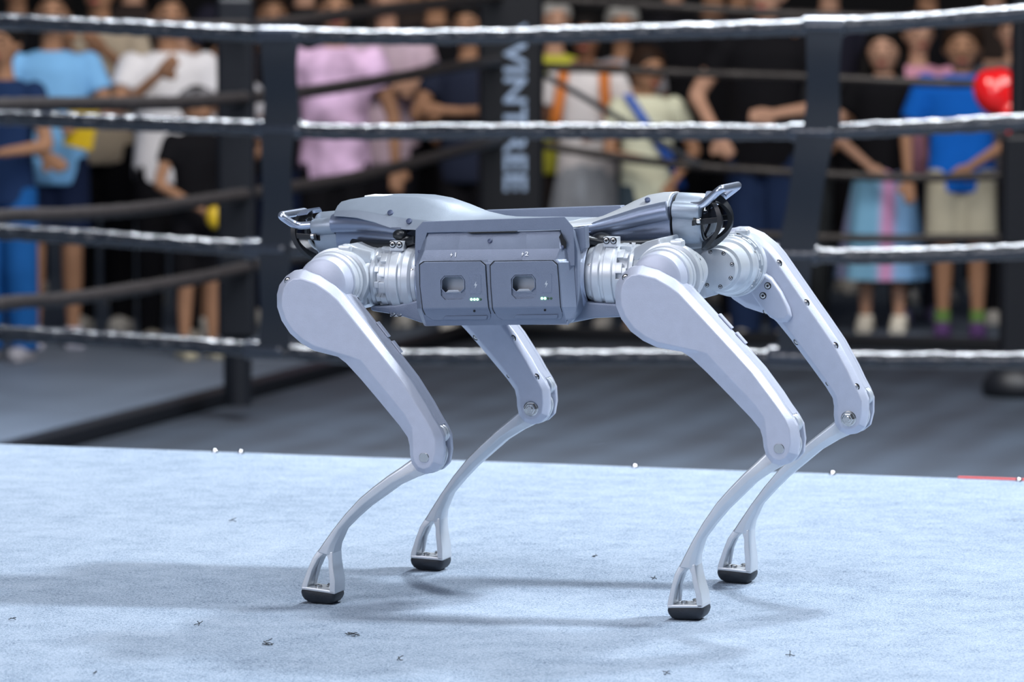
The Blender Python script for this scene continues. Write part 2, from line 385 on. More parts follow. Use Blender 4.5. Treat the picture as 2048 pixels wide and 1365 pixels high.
# corner post and lettered pad
cp = empty('corner_pad', (XC, RF, FLZ)); tag(cp, 'tall black corner pad with pale blue vertical lettering', 'corner pad')
bm = BM(); a_cyl(bm, (XC, RF, CZ), (XC, RF, FLZ+1.75), .045, seg=24); finish(bm, 'post', M['pad_black'], cp)
zb, zt = P(1022, 560, RF).z, P(1022, -60, RF).z
bm = BM(); ang = math.radians(-17.5)
pw = 0.27
rot = Matrix.Rotation(YAW, 3, 'Z')
cc = Vector((XC, RF, 0)) - Vector((-math.sin(YAW), math.cos(YAW), 0))*0.10
a_box(bm, (cc.x, cc.y, (zb+zt)/2), (pw, 0.12, zt-zb), rot)
finish(bm, 'cushion', M['pad_black'], cp, bevel=0.025, segs=4)
M['lettering'] = mat('pale_blue_lettering', (0.27, 0.37, 0.54), 0.6)
def text(body, size, m, name, parent, matw, ext=0.002, sp=1.0, sx=1.0):
    c = bpy.data.curves.new(name, 'FONT'); c.body = body; c.size = size; c.extrude = ext; c.align_x = 'CENTER'; c.align_y = 'CENTER'; c.space_character = sp; c.resolution_u = 3; c.offset = size*0.02
    o = bpy.data.objects.new(name, c); link(o)
    dg = bpy.context.evaluated_depsgraph_get(); me = bpy.data.meshes.new_from_object(o.evaluated_get(dg)); bpy.data.objects.remove(o); bpy.data.curves.remove(c)
    me.transform(Matrix.Diagonal((sx, 1, 1, 1))); me.transform(matw); me.materials.clear(); me.materials.append(m)
    o = bpy.data.objects.new(name, me); link(o); setpar(o, parent); return o
pc = P(1028, 214, RF)
ydir = Vector((-math.sin(YAW), math.cos(YAW), 0)); rdir = Vector((math.cos(YAW), math.sin(YAW), 0))
o_ = cc - ydir*0.0605; o_ = Vector((o_.x, o_.y, pc.z)) + rdir*0.012
# text x axis -> down, text y axis -> right, normal towards the camera
mw = Matrix.Translation(o_) @ Matrix(((0,0,0),)*3).to_4x4()
R3 = Matrix((Vector((0,0,-1)), rdir, -ydir)).transposed()
if R3.determinant() < 0: R3 = Matrix((Vector((0,0,-1)), rdir, ydir*-1)).transposed()
text('WINTREE', 0.128, M['lettering'], 'lettering', cp, Matrix.Translation(o_) @ R3.to_4x4(), 0.001, 1.02, 1.24)
# diagonal stay right of the pad
bm = BM(); a_tube(bm, smooth_path([P(1085, 148, RF-.06), P(1170, 196, RF-.08), P(1290, 268, RF-.1), P(1400, 330, RF-.1)], 6), 0.013, 10)
o = finish(bm, 'diagonal_cord', M['strap']); tag(o, 'slack dark cord running diagonally down from the lettered corner pad', 'cord'); rebase(o, P(1170,196,RF-.08))
# right post
gp = G(2034, 792, CZ)
rp = empty('ring_post', gp); tag(rp, 'black padded ring post with a heavy foot at the right edge', 'post')
zt = P(2030, 268, gp.y).z
bm = BM(); a_box(bm, (gp.x, gp.y, (CZ+0.12+zt)/2), (0.13, 0.13, zt-CZ-0.12), rot); finish(bm, 'pad', M['pad_black'], rp, bevel=0.02, segs=3)
bm = BM(); a_cyl(bm, (gp.x, gp.y, CZ), (gp.x, gp.y, zt+0.9), .035, seg=20); finish(bm, 'pole', M['pad_black'], rp)
bm = BM(); a_lathe(bm, gp, (0,0,1), [(0,.12),(.015,.13),(.05,.13),(.09,.10),(.12,.06)], 28); finish(bm, 'foot', M['pad_black'], rp, ang=50)
# far-left dark post behind the left tie
bm = BM(); q = PXP(505, 700, XC-0.05)
gq = Vector((XC-0.02, PXP(500, 400, XC).y, FLZ))
lp = empty('ring_post', gq); tag(lp, 'black ring post behind the left rope tie', 'post')
bm = BM(); a_cyl(bm, (gq.x-.03, gq.y, FLZ+.11), (gq.x-.03, gq.y, FLZ+1.9), .05, seg=20); finish(bm, 'pole', M['pad_black'], lp)
bm = BM(); a_box(bm, (gq.x-.03, gq.y, FLZ+0.95), (0.13, 0.13, 1.2), rot); finish(bm, 'pad', M['pad_black'], lp, bevel=0.02, segs=3)
for (x_, y_, lb) in ((XC, RN, 'black corner post of the ring nearest the stage, out to the left'), (XR, RN, 'black corner post of the ring nearest the stage, out to the right'), (XR, RF, 'black corner post of the ring far out to the right, at the back')):
    q_ = empty('ring_post', (x_, y_, CZ)); tag(q_, lb, 'post')
    bm = BM(); a_cyl(bm, (x_, y_, CZ), (x_, y_, CZ+1.62), .05, seg=20); finish(bm, 'pole', M['pad_black'], q_)
    bm = BM(); a_box(bm, (x_+(.08 if x_ > XC else -.08), y_+.09, CZ+.85), (.2, .1, 1.3)); finish(bm, 'pad', M['pad_black'], q_, bevel=.02, segs=3)
# red boxing glove
M['glove'] = mat('red_glove_leather', (0.75, 0.012, 0.015), 0.13, 0, 0.2, 20, coat=0.6)
M['glove_w'] = mat('pale_glove_cuff', (0.75, 0.70, 0.72), 0.35)
gy = RF-0.12
c0 = P(2008, 188, gy)
def remesh(bm, name, m, vox, parent=None, it=6):
    me = bpy.data.meshes.new(name); bm.to_mesh(me); bm.free(); o = bpy.data.objects.new(name, me); link(o)
    r = o.modifiers.new('r', 'REMESH'); r.mode = 'VOXEL'; r.voxel_size = vox; r.use_smooth_shade = True
    if it:
        s = o.modifiers.new('s', 'SMOOTH'); s.iterations = it; s.factor = 0.5
    evald(o); o.data.materials.clear(); o.data.materials.append(m)
    if parent: setpar(o, parent)
    return o
gl = empty('boxing_glove', c0); tag(gl, 'glossy red boxing glove hanging in front of the back rope at the right edge', 'glove')
GS = 1.3
bm = BM()
a_sph(bm, c0+Vector((-.030,0,.002))*GS, tuple(GS*q for q in (.062,.060,.080)), 3, Matrix.Rotation(-.55,3,'Y'))
a_sph(bm, c0+Vector((.000,.010,.030))*GS, tuple(GS*q for q in (.045,.05,.060)), 3, Matrix.Rotation(-.9,3,'Y'))
a_sph(bm, c0+Vector((.072,-.018,.004))*GS, tuple(GS*q for q in (.040,.045,.078)), 3, Matrix.Rotation(.15,3,'Y'))
a_sph(bm, c0+Vector((.035,0,-.062))*GS, tuple(GS*q for q in (.055,.05,.045)), 3)
remesh(bm, 'mitt', M['glove'], .007, gl)
bm = BM(); a_lathe(bm, c0+Vector((.055,0,-.085))*GS, (.15,0,-1), [(GS*a_, GS*b_) for a_, b_ in ((0,.045),(.02,.05),(.09,.054),(.10,.052),)], 28); finish(bm, 'cuff', M['glove'], gl, ang=50)
bm = BM(); a_lathe(bm, c0+Vector((.058,0,-.115))*GS, (.15,0,-1), [(GS*a_, GS*b_) for a_, b_ in ((0,.054),(.02,.056),(.035,.055),)], 28); finish(bm, 'wrist_band', M['glove_w'], gl, ang=50)
bm = BM()
tp = P(2030, 169, RF)
a_tube(bm, smooth_path([c0+Vector((.06,0,-.10)), c0+Vector((.04,.05,0)), tp+Vector((0,-.03,.0)), tp+Vector((0,0,.026)), tp+Vector((.01,.03,0)), c0+Vector((.07,.07,-.06)), c0+Vector((.065,.03,-.12))], 6), .004, 6)
finish(bm, 'lace', M['glove_w'], gl)
# ------------------------------------------------------------------ the robot dog
robot = empty('robot_dog', (0, 0, 0))
tag(robot, 'silver blue four-legged robot dog standing on the pale blue felt stage', 'robot')
NP = -0.215                                     # outer face of the near thighs
def rot2(p, a): c, s = math.cos(a), math.sin(a); return (p[0]*c-p[1]*s, p[0]*s+p[1]*c)
def px2(x, y, Y): p = P(x, y, Y); return (p.x, p.z)
KN = px2(1558, 898, NP)
pairs = [ # outer outline B, inner flat A of the near front thigh
(1261,534,1262,551),(1283,531,1278,549),(1316,540,1310,557),(1348,559,1339,574),(1366,575,1357,588),(1406,619,1396,630),(1446,663,1435,672),(1482,702,1470,710),
(1516,740,1503,747),(1552,789,1538,794),(1568,814,1556,818),(1583,835,1571,841),(1593,853,1579,860),(1597,884,1581,886),(1594,912,1577,906),(1580,927,1570,917),
(1561,933,1559,922),(1542,928,1547,918),(1530,913,1538,908),(1525,895,1534,895),(1523,877,1533,875),(1518,860,1529,838),(1500,838,1511,811),(1455,791,1478,776),
(1413,748,1436,732),(1380,717,1414,708),(1362,705,1392,702),(1338,701,1345,692),(1311,696,1314,685),(1284,683,1290,673),(1259,664,1268,656),(1240,639,1251,633),
(1229,612,1242,609),(1227,586,1241,588),(1231,566,1244,571),(1244,547,1251,559)]
TB = []; TA = []
for bx, by, ax, ay in pairs:
    p = px2(bx, by, NP+0.006); q = px2(ax, ay, NP)
    TB.append((p[0]-KN[0], p[1]-KN[1])); TA.append((q[0]-KN[0], q[1]-KN[1]))
def th(x, y):                                    # thigh-local point from a near-front-leg pixel
    p = px2(x, y, NP); return (p[0]-KN[0], p[1]-KN[1])
HIP = th(1306, 561)
SCREW = None
def hexscrew(parent, p, d, r=0.0042, name='screw'):
    # steel cap screw in a dark recess, axis d
    global SCREW
    if SCREW is None:
        bm = BM()
        a_lathe(bm, (0,0,0), (0,0,1), [(-.001, 1.25), (0.02, 1.25)], 20)
        me0 = finish(bm, name, M['gap'], None)
        bm = BM(); a_lathe(bm, (0,0,0), (0,0,1), [(0, .92), (.25, .95), (.33, .80), (.33, .45), (.05, .42)], 20)
        me1 = finish(bm, name, M['steel'], None)
        bm = BM(); a_lathe(bm, (0,0,0), (0,0,1), [(.04, .43), (.07, .43)], 6)
        me2 = finish(bm, name, M['gap'], None)
        bm = BM()
        mats = []
        for i, q in enumerate((me0, me1, me2)):
            n0 = len(bm.faces); bm.from_mesh(q.data)
            bm.faces.ensure_lookup_table()
            for f in bm.faces[n0:]: f.material_index = 0 if i in (0, 2) else 1
        me = bpy.data.meshes.new('screw'); bm.to_mesh(me); bm.free()
        me.materials.append(M['gap']); me.materials.append(M['steel'])
        for q in (me0, me1, me2): bpy.data.objects.remove(q)
        SCREW = me
    o = bpy.data.objects.new(name, SCREW); link(o)
    o.parent = parent; o.matrix_parent_inverse = Matrix.Translation(-wloc(parent))
    o.location = p; o.scale = (r, r, r); o.rotation_euler = Vector(d).to_track_quat('Z', 'Y').to_euler(); return o
def lens_outline(pts, Y): return [Vector((x, Y, z)) for x, z in pts]
def scl(pts, k, c=(0, 0)): return [(c[0]+(x-c[0])*k, c[1]+(y-c[1])*k) for x, y in pts]
def inset(pts, d):
    out = []; n = len(pts)
    for i in range(n):
        a = Vector(pts[i-1]); b_ = Vector(pts[i]); c_ = Vector(pts[(i+1) % n])
        e1 = (b_-a).normalized(); e2 = (c_-b_).normalized(); nrm = Vector((e1.y+e2.y, -(e1.x+e2.x)))
        if nrm.length > 1e-9: nrm.normalize()
        out.append((b_.x+nrm.x*d, b_.y+nrm.y*d))
    return out
def area2(p): return sum(p[i-1][0]*p[i][1]-p[i][0]*p[i-1][1] for i in range(len(p)))/2
SGN = 1 if area2(TB) > 0 else -1                 # so that positive inset shrinks
def ins(pts, d): return inset(pts, -d*(1 if area2(pts) > 0 else -1))
W = 0.062
def make_leg(kx, kz, side, rotT, foot, near):
    """side -1 near, +1 far; knee at (kx,kz); rotT thigh rotation; foot = ground point"""
    yo = side*0.215                                # outer face
    def Y(t): return yo - side*t
    def T(p, t):
        q = rot2(p, rotT); return Vector((kx+q[0], Y(t), kz+q[1]))
    legs_label = None
    thigh = None
    # outer shell
    bm = BM()
    lay = [(TA, 0), (TB, .011), (TB, .0205)]
    a_rings(bm, [[T(p, t) for p in o_] for o_, t in lay])
    a_rings(bm, [[T(p, t) for p in ins(TB, .0014)] for t in (.0205, .0215)], False, False)
    thigh = finish(bm, 'thigh', M['paint'], robot, ang=28, bevel=0.0016)
    # inner shell
    bm = BM()
    TI = TB
    lay = [(TB, .0440), (TB, .053), (ins(TB, .0085), W)]
    a_rings(bm, [[T(p, t) for p in o_] for o_, t in lay])
    if True:
        boss = [th(*q) for q in ((1287,640),(1300,622),(1320,617),(1345,628),(1370,655),(1392,688),(1399,706),(1392,719),(1374,722),(1352,714),(1330,695),(1305,668))]
        cb = (sum(p[0] for p in boss)/len(boss), sum(p[1] for p in boss)/len(boss))
        # raised oval cover: sits lower on the head as seen from inside
        sh = th(1300, 640); sh0 = th(1287, 648)
        boss = [(p[0]+.011, p[1]+.004) for p in boss]
        a_rings(bm, [[T(p, t) for p in o_] for o_, t in ((boss, W-.004), (scl(boss, .97, (cb[0]+.011, cb[1]+.004)), W+.006), (scl(boss, .82, (cb[0]+.011, cb[1]+.004)), W+.010))])
    inner = finish(bm, 'inner_shell', M['paint'], thigh, ang=28, bevel=0.0018)
    bm = BM(); TC = TB[0:11]+[th(1579,832), th(1562,848), th(1532,866)]+TB[21:]
    a_rings(bm, [[T(p, t) for p in ins(TC, .0004)] for t in (.0217, .0442)])
    finish(bm, 'thigh_core', M['paint'], thigh, ang=28, bevel=0.0005)
    # middle core, open at the knee
    core = [p for p in ins(TB, .0035)]
    cut = th(1560, 838)[1]
    core2 = []
    for p in core:
        core2.append((p[0], max(p[1], cut)) if p[1] < cut else p)
    core2 = [p for i, p in enumerate(core2) if i == 0 or (Vector(p)-Vector(core2[i-1])).length > 1e-5]
    # outer knee cheeks belong to both shells; the core stops above
    # (core sits between the shells, slightly recessed: the seam)
    # screws
    if near:
        q = T(th(1250, 556), .0035); hexscrew(thigh, q, (0, -side*-1, 0) if False else (0, side, 0), .0042)
        q = T(th(1236, 645), .012); 
    # inner side screws
    for (x, y) in ((1262,556),(1372,590),(1440,665),(1512,746),(1568,826),(1246,650),(1352,701),(1424,755),(1502,832)):
        pp = Vector(th(x, y)); ax_ = Vector(th(1311, 600)); ax2 = Vector((0, 0)); dd_ = (ax2-ax_).normalized()
        foot_ = ax_ + dd_*max(0, min((pp-ax_).dot(dd_), (ax2-ax_).length)); pp = pp + (foot_-pp).normalized()*.0045
        q = T((pp.x, pp.y), W-.0028)
        hexscrew(thigh, q, (0, -side, 0), .0046)
    for (x, y) in ((1356,642),(1349,664)):
        p_ = th(x, y); q = T((p_[0], p_[1]), W+.0102); hexscrew(thigh, q, (0, -side, 0), .0042)
    # two slim ribs on the top face
    for (a, b_) in ((((1420,634),(1446,663)),((1454,671),(1474,694))) if near else ()):
        bm = BM(); p0 = th(*a); p1 = th(*b_)
        d = (Vector(p1)-Vector(p0)).normalized(); nx, ny = -d.y, d.x
        if ny < 0: nx, ny = -nx, -ny
        for t0, t1 in ((.046, .057),):
            r_ = []
            for t in (t0, t1):
                r_.append([T((p0[0]-nx*.001, p0[1]-ny*.001), t), T((p1[0]-nx*.001, p1[1]-ny*.001), t), T((p1[0]+nx*.0012, p1[1]+ny*.0012), t), T((p0[0]+nx*.0012, p0[1]+ny*.0012), t)])
            a_rings(bm, r_)
        finish(bm, 'top_rib', M['paint'], thigh, bevel=.0007)
    # knee slot, pin, nut
    pin0 = Vector((kx, Y(-.0015), kz)); pin1 = Vector((kx, Y(.02), kz))
    bm = BM(); a_lathe(bm, pin0, pin1-pin0, [(0, .0068), (.0006, .0074), (.02, .0074)], 28)
    for v in bm.verts: v.co.z = kz + max(-.0064, min(.0064, v.co.z-kz))
    o = finish(bm, 'knee_pin', M['steel'], thigh, ang=20); tag(o, 'round steel knee pin with two flats')
    bm = BM(); d = Vector((0, -side, 0)); c = Vector((kx, Y(W-.001), kz))
    a_lathe(bm, c, d, [(0, .0115), (.0015, .0115), (.0022, .0100)], 28)
    a_lathe(bm, c+d*.0015, d, [(0, .0088), (.006, .0088), (.0068, .0075)], 6)
    a_lathe(bm, c+d*.006, d, [(0, .0048), (.0035, .0048), (.0042, .004)], 18)
    o = finish(bm, 'knee_nut', M['steel'], thigh, ang=25); tag(o, 'hexagonal steel lock nut on the inner knee')
    # ------------- calf
    ym = side*0.184
    K0 = px2(1570, 893, -0.184)
    FB = G(1376, 1240, 0); FBc = (FB.x-K0[0], 0-K0[1])
    tgt = (foot.x-kx, foot.z-kz)
    a0 = math.atan2(FBc[1], FBc[0]); a1 = math.atan2(tgt[1], tgt[0]); l0 = math.hypot(*FBc); l1 = math.hypot(*tgt)
    rc = a1-a0; sc_ = l1/l0
    print('leg', side, 'calf rot', round(math.degrees(rc), 1), 'scale', round(sc_, 3))
    yf = foot.y
    ux, uz = FBc[0]/l0, FBc[1]/l0
    def C(p, t):
        # scale only along the calf axis, keep the foot and knuckle sizes
        s = p[0]*ux+p[1]*uz; n_ = (p[0]-ux*s, p[1]-uz*s)
        k = min(max(s/l0, 0), 1)
        s2 = s + (l1-l0)*min(max((s-.03)/(l0-.075), 0), 1)
        q = rot2((n_[0]+ux*s2, n_[1]+uz*s2), rc)
        return Vector((kx+q[0], ym + (yf-ym)*k + t, kz+q[1]))
    def cp_(x, y, Yp=-0.184): p = px2(x, y, Yp); return (p[0]-K0[0], p[1]-K0[1])
    st = [((1546,889),(1584,917),.011,.011),((1535,905),(1566,932),.013,.011),((1517,923),(1544,944),.017,.012),((1492,946),(1513,965),.019,.012),((1464,975),(1484,993),.0195,.012),((1439,1003),(1456,1020),.0195,.012),((1414,1039),(1431,1049),.0195,.0125),
          ((1391,1078),(1409,1078),.020,.014),((1372,1114),(1398,1112),.021,.016),((1363,1131),(1396,1135),.0215,.0185)]
    bm = BM(); rings = []
    for L, R, tl, tr in st:
        l = Vector(cp_(*L)); r = Vector(cp_(*R))
        m1 = l.lerp(r, .62); 
        rings.append([C(l, -tl*.82), C(l, tl*.82), C(l.lerp(r, .1), tl), C(m1, tl), C(r, tr), C(r, -tr), C(m1, -tl), C(l.lerp(r, .1), -tl)])
    a_rings(bm, rings)
    # two struts of the open foot frame
    def strut(LL, RR, tls):
        rings = []
        for (L, R, t) in zip(LL, RR, tls):
            l = Vector(cp_(*L)); r = Vector(cp_(*R))
            rings.append([C(l, -t), C(l, t), C(r, t), C(r, -t)])
        a_rings(bm, rings)
    strut([(1365,1126),(1355,1145),(1348,1171),(1341,1203),(1341,1212)], [(1382,1128),(1366,1147),(1358,1171),(1353,1203),(1353,1212)], [.0170,.0185,.0200,.0215,.022])
    strut([(1380,1126),(1389,1146),(1391,1160),(1397,1185),(1400,1212)], [(1396,1126),(1399,1146),(1402,1160),(1409,1185),(1412,1212)], [.0195,.020,.021,.022,.022])
    strut([(1341,1206),(1412,1206)], [(1341,1213),(1412,1213)], [.022,.022])
    # pocket ribs seen through the window
    strut([(1366,1138),(1359,1165),(1356,1203)], [(1370,1140),(1364,1165),(1361,1203)], [.004,.004,.004])
    calf = finish(bm, 'calf', M['cast'], robot, ang=25, bevel=0.0016)
    # knee knuckle wheels inside the slot
    for t0, t1 in ((-.0085, -.002), (.002, .0085)):
        bm = BM()
        c = C((0, 0), 0); 
        out = []
        for k in range(40):
            a = 2*PI*k/40
            rr = .0238 + .0012*math.cos(3*(a-.6))
            out.append((rr*math.cos(a), rr*math.sin(a)))
        lb_ = [Vector((kx+p[0], ym+t0, kz+p[1])) for p in out]; lt = [Vector((kx+p[0], ym+t1, kz+p[1])) for p in out]
        a_rings(bm, [lb_, lt]); finish(bm, 'knee_knuckle', M['cast'], calf, bevel=.0018, ang=40)
        # push rod end up in the slot
        bm = BM(); q0 = T(th(1573, 852), .031); q0.y = ym
        a_lathe(bm, q0+Vector((0, t0, 0)), (0, 1, 0), [(0, .0125), (.0012, .0137), (t1-t0-.0012, .0137), (t1-t0, .0125)], 28)
        finish(bm, 'rod_end', M['cast'], calf, ang=40)
    # foot bolts
    for (x, y, t) in ((1371,1205,-.010),(1386,1205,.011)):
        p_ = cp_(x, y); b0 = C(p_, t); 
        up = (C((p_[0], p_[1]+.01), t)-b0).normalized()
        hexscrew(calf, b0+up*.0015, up, .0046, 'foot_bolt')
        bm = BM(); a_lathe(bm, b0-up*.001, up, [(0, .0044), (.004, .0044)], 16); finish(bm, 'bolt_shank', M['steel'], calf)
    # rubber foot
    bm = BM(); rings = []
    fl = Vector(cp_(1340.5, 1213)); fr_ = Vector(cp_(1412.5, 1213)); dn = Vector(cp_(1376, 1240)) - fl.lerp(fr_, .5)
    hh = 0.0195
    dn = Vector((fl.y-fr_.y, fr_.x-fl.x)); dn = -dn.normalized() if True else dn
    for k, (z, ix, iy) in enumerate(((0, 0, 0), (.004, -.0005, -.0005), (.009, .0008, .0006), (.0135, .0035, .003), (.0170, .0085, .007), (.0190, .015, .012))):
        l = fl + (fr_-fl).normalized()*ix + dn*z; r = fr_ - (fr_-fl).normalized()*ix + dn*z
        tt = .0225 - iy; c8 = .006
        e_ = (r-l).normalized()*c8
        rings.append([C(l, -tt+c8), C(l, tt-c8), C(l+e_*.3, tt-c8*.3), C(l+e_, tt), C(r-e_, tt), C(r-e_*.3, tt-c8*.3), C(r, tt-c8), C(r, -tt+c8), C(r-e_*.3, -tt+c8*.3), C(r-e_, -tt), C(l+e_, -tt), C(l+e_*.3, -tt+c8*.3)])
    a_rings(bm, rings)
    zm = min(v.co.z for v in bm.verts)
    print('   foot min z', round(zm, 4))
    finish(bm, 'rubber_foot', M['rubber'], calf, ang=50)
    # slot filler / seam core
    bm = BM()
    keep = [p for p in ins(TB, .0040)]
    kk = [p for p in keep if p[1] > cut or p[0] < th(1548, 800)[0]]
    # truncated at the knee
    kk = [p for p in keep if (Vector(p)).length > .040]
    a_rings(bm, [[T(p, t) for p in ins(TC, .0035)] for t in (.016, .030)])
    finish(bm, 'seam_core', M['gap'], thigh)
    h = rot2(HIP, rotT)
    return Vector((kx+h[0], yo, kz+h[1])), thigh
legs = {}
def D2(a): return math.radians(a)
p = P(1558, 898, -.215); HNF, tNF = make_leg(p.x, p.z, -1, 0, Vector((G(1378,1240).x, -.184, 0)), True)
p = P(848, 916, -.215);  HNR, tNR = make_leg(p.x, p.z, -1, D2(-3.9), Vector((G(654,1202).x, G(654,1202).y-.02, 0)), True)
p = P(1697, 838, .153);  HFF, tFF = make_leg(p.x, p.z, 1, D2(-8.0), Vector((G(1479,1163).x, G(1479,1163).y-.012, 0)), False)
p = P(1062, 818, .153);  HFR, tFR = make_leg(p.x, p.z, 1, D2(-3.8), Vector((G(862,1140).x, G(862,1140).y, 0)), False)
print('hips', HNF, HNR, HFF, HFR)

# --- thigh motors (axis Y) -------------------------------------------------
def teeth(bm, c, d, t0, t1, r0, r1, n, duty, off=0.0, seg=5):
    d, u, v = frame(d)
    for k in range(n):
        a0 = 2*PI*(k+off)/n; a1 = a0 + 2*PI/n*duty; ring = []
        for t in (t0, t1):
            R = []
            for j in range(seg+1):
                a = a0+(a1-a0)*j/seg; R.append(c+d*t+(u*math.cos(a)+v*math.sin(a))*r1)
            for j in range(seg, -1, -1):
                a = a0+(a1-a0)*j/seg; R.append(c+d*t+(u*math.cos(a)+v*math.sin(a))*r0)
            ring.append(R)
        a_rings(bm, ring)
def thigh_motor(hip, side, yin, front):
    c = Vector((hip.x, side*.153, hip.z)); d = Vector((0, -side, 0)); L = .153-abs(yin)
    r = .0455
    bm = BM(); a_lathe(bm, c, d, [(-.003, .044), (0, r-.004), (.002, r-.003), (.010, r-.003), (.010, r-.006), (.013, r-.006)], 64)
    housing = finish(bm, 'hip_motor', M['cast'], robot, ang=30)
    bm = BM(); a_lathe(bm, c, d, [(.0125, r-.001), (.0135, r+.002), (.028, r+.002), (.029, r+.001)], 64); finish(bm, 'motor_collar', M['cast'], housing, ang=30)
    bm = BM(); a_lathe(bm, c, d, [(.028, r-.008), (.046, r-.008)], 64); finish(bm, 'motor_body', M['cast'], housing)
    bm = BM(); teeth(bm, c, d, .028, .036, r-.009, r-.0005, 10, .62); teeth(bm, c, d, .040, .047, r-.009, r-.0005, 10, .55, .3)
    finish(bm, 'motor_lugs', M['cast'], housing, bevel=.0008)
    bm = BM(); a_lathe(bm, c, d, [(.046, r-.002), (.056, r-.002), (.058, r-.004), (.064, r-.006), (.066, r-.010), (L-.018, r-.012), (L-.017, r-.016), (L, r-.016), (L+.001, r-.02)], 64)
    finish(bm, 'motor_cover', M['cast'], housing, ang=30, bevel=0)
    for k in range(8):
        a = 2*PI*k/8+.3; dd, u, v = frame(d)
        hexscrew(housing, c+d*(L+.0012)+(u*math.cos(a)+v*math.sin(a))*(r-.0195), d, .0024)
    for k in range(6):
        a = 2*PI*k/6+.5; dd, u, v = frame(d); n_ = (u*math.cos(a)+v*math.sin(a))
        hexscrew(housing, c+d*.051+n_*(r-.0022), n_, .0022)
    # thigh to motor neck ring
    bm = BM(); a_lathe(bm, Vector((hip.x, side*.158, hip.z)), d, [(-.012, .041), (.006, .0425)], 48); finish(bm, 'bearing_ring', M['cast'], housing, ang=30)
    bm = BM(); a_lathe(bm, c, d, [(-.0022, .0435), (-.0014, .0435)], 48); finish(bm, 'shadow_gap', M['gap'], housing)
    bm = BM(); a_lathe(bm, Vector((hip.x, side*.200, hip.z)), d, [(-.001, .030), (.002, .0355), (.008, .0378), (.049, .0385), (.050, .0385)], 64); finish(bm, 'thigh_drum', M['paint'], housing, ang=40)
    # lug on top of the collar with two small holes
    bm = BM(); top = c + d*.021 + Vector((.012, 0, r+.001)); a_box(bm, top, (.020, .016, .010)); a_box(bm, top+Vector((.002, 0, .004)), (.012, .012, .006))
    finish(bm, 'collar_lug', M['cast'], housing, bevel=.003)
    return housing
def hip_at(x, y, Y, yo): p = P(x, y, Y); return Vector((p.x, yo, p.z))
HNF = hip_at(1306, 561, -.215, -.215); HNR = hip_at(636, 570, -.215, -.215); HFF = hip_at(1476, 527, .153, .215); HFR = Vector((HNR.x, .215, HFF.z-.012))
hm = {}
hm['NF'] = thigh_motor(HNF, -1, .030, True); hm['NR'] = thigh_motor(HNR, -1, .030, False)
hm['FF'] = thigh_motor(HFF, 1, .025, True); hm['FR'] = thigh_motor(HFR, 1, .025, False)
# cast shells behind the thigh motors, shaped as the swing bracket
def bracket(hip, side, xa, za, front):
    bm = BM(); s = 1 if front else -1
    x0 = hip.x - s*.012; x1 = xa
    for (ya, yb, z0, z1) in ((side*.135, side*.035, .030, .048),):
        ring = [[Vector((x0, ya, hip.z+z0)), Vector((x0, yb, hip.z+z0)), Vector((x0, yb, hip.z+z1+.006)), Vector((x0, ya, hip.z+z1+.006))],
                [Vector(((x0+x1)/2, ya*.95, hip.z+z0-.004)), Vector(((x0+x1)/2, yb, hip.z+z0-.004)), Vector(((x0+x1)/2, yb, hip.z+z1)), Vector(((x0+x1)/2, ya*.95, hip.z+z1))],
                [Vector((x1, side*.12, za+.020)), Vector((x1, side*.05, za+.020)), Vector((x1, side*.05, za+.040)), Vector((x1, side*.12, za+.040))]]
        a_rings(bm, ring)
    # back plate of the bracket facing the abduction motor
    a_lathe(bm, Vector((x1, side*.085, za)), (s, 0, 0), [(0, .042), (.012, .044), (.020, .036)], 40)
    ring = [[Vector((x1+s*.006, side*.12, za-.038)), Vector((x1+s*.006, side*.05, za-.038)), Vector((x1+s*.006, side*.05, za+.03)), Vector((x1+s*.006, side*.12, za+.03))],
            [Vector((hip.x-s*.02, side*.125, hip.z-.045)), Vector((hip.x-s*.02, side*.05, hip.z-.045)), Vector((hip.x-s*.02, side*.05, hip.z+.03)), Vector((hip.x-s*.02, side*.125, hip.z+.03))]]
    a_rings(bm, ring)
    return finish(bm, 'hip_bracket', M['cast'], robot, ang=30, bevel=.004)
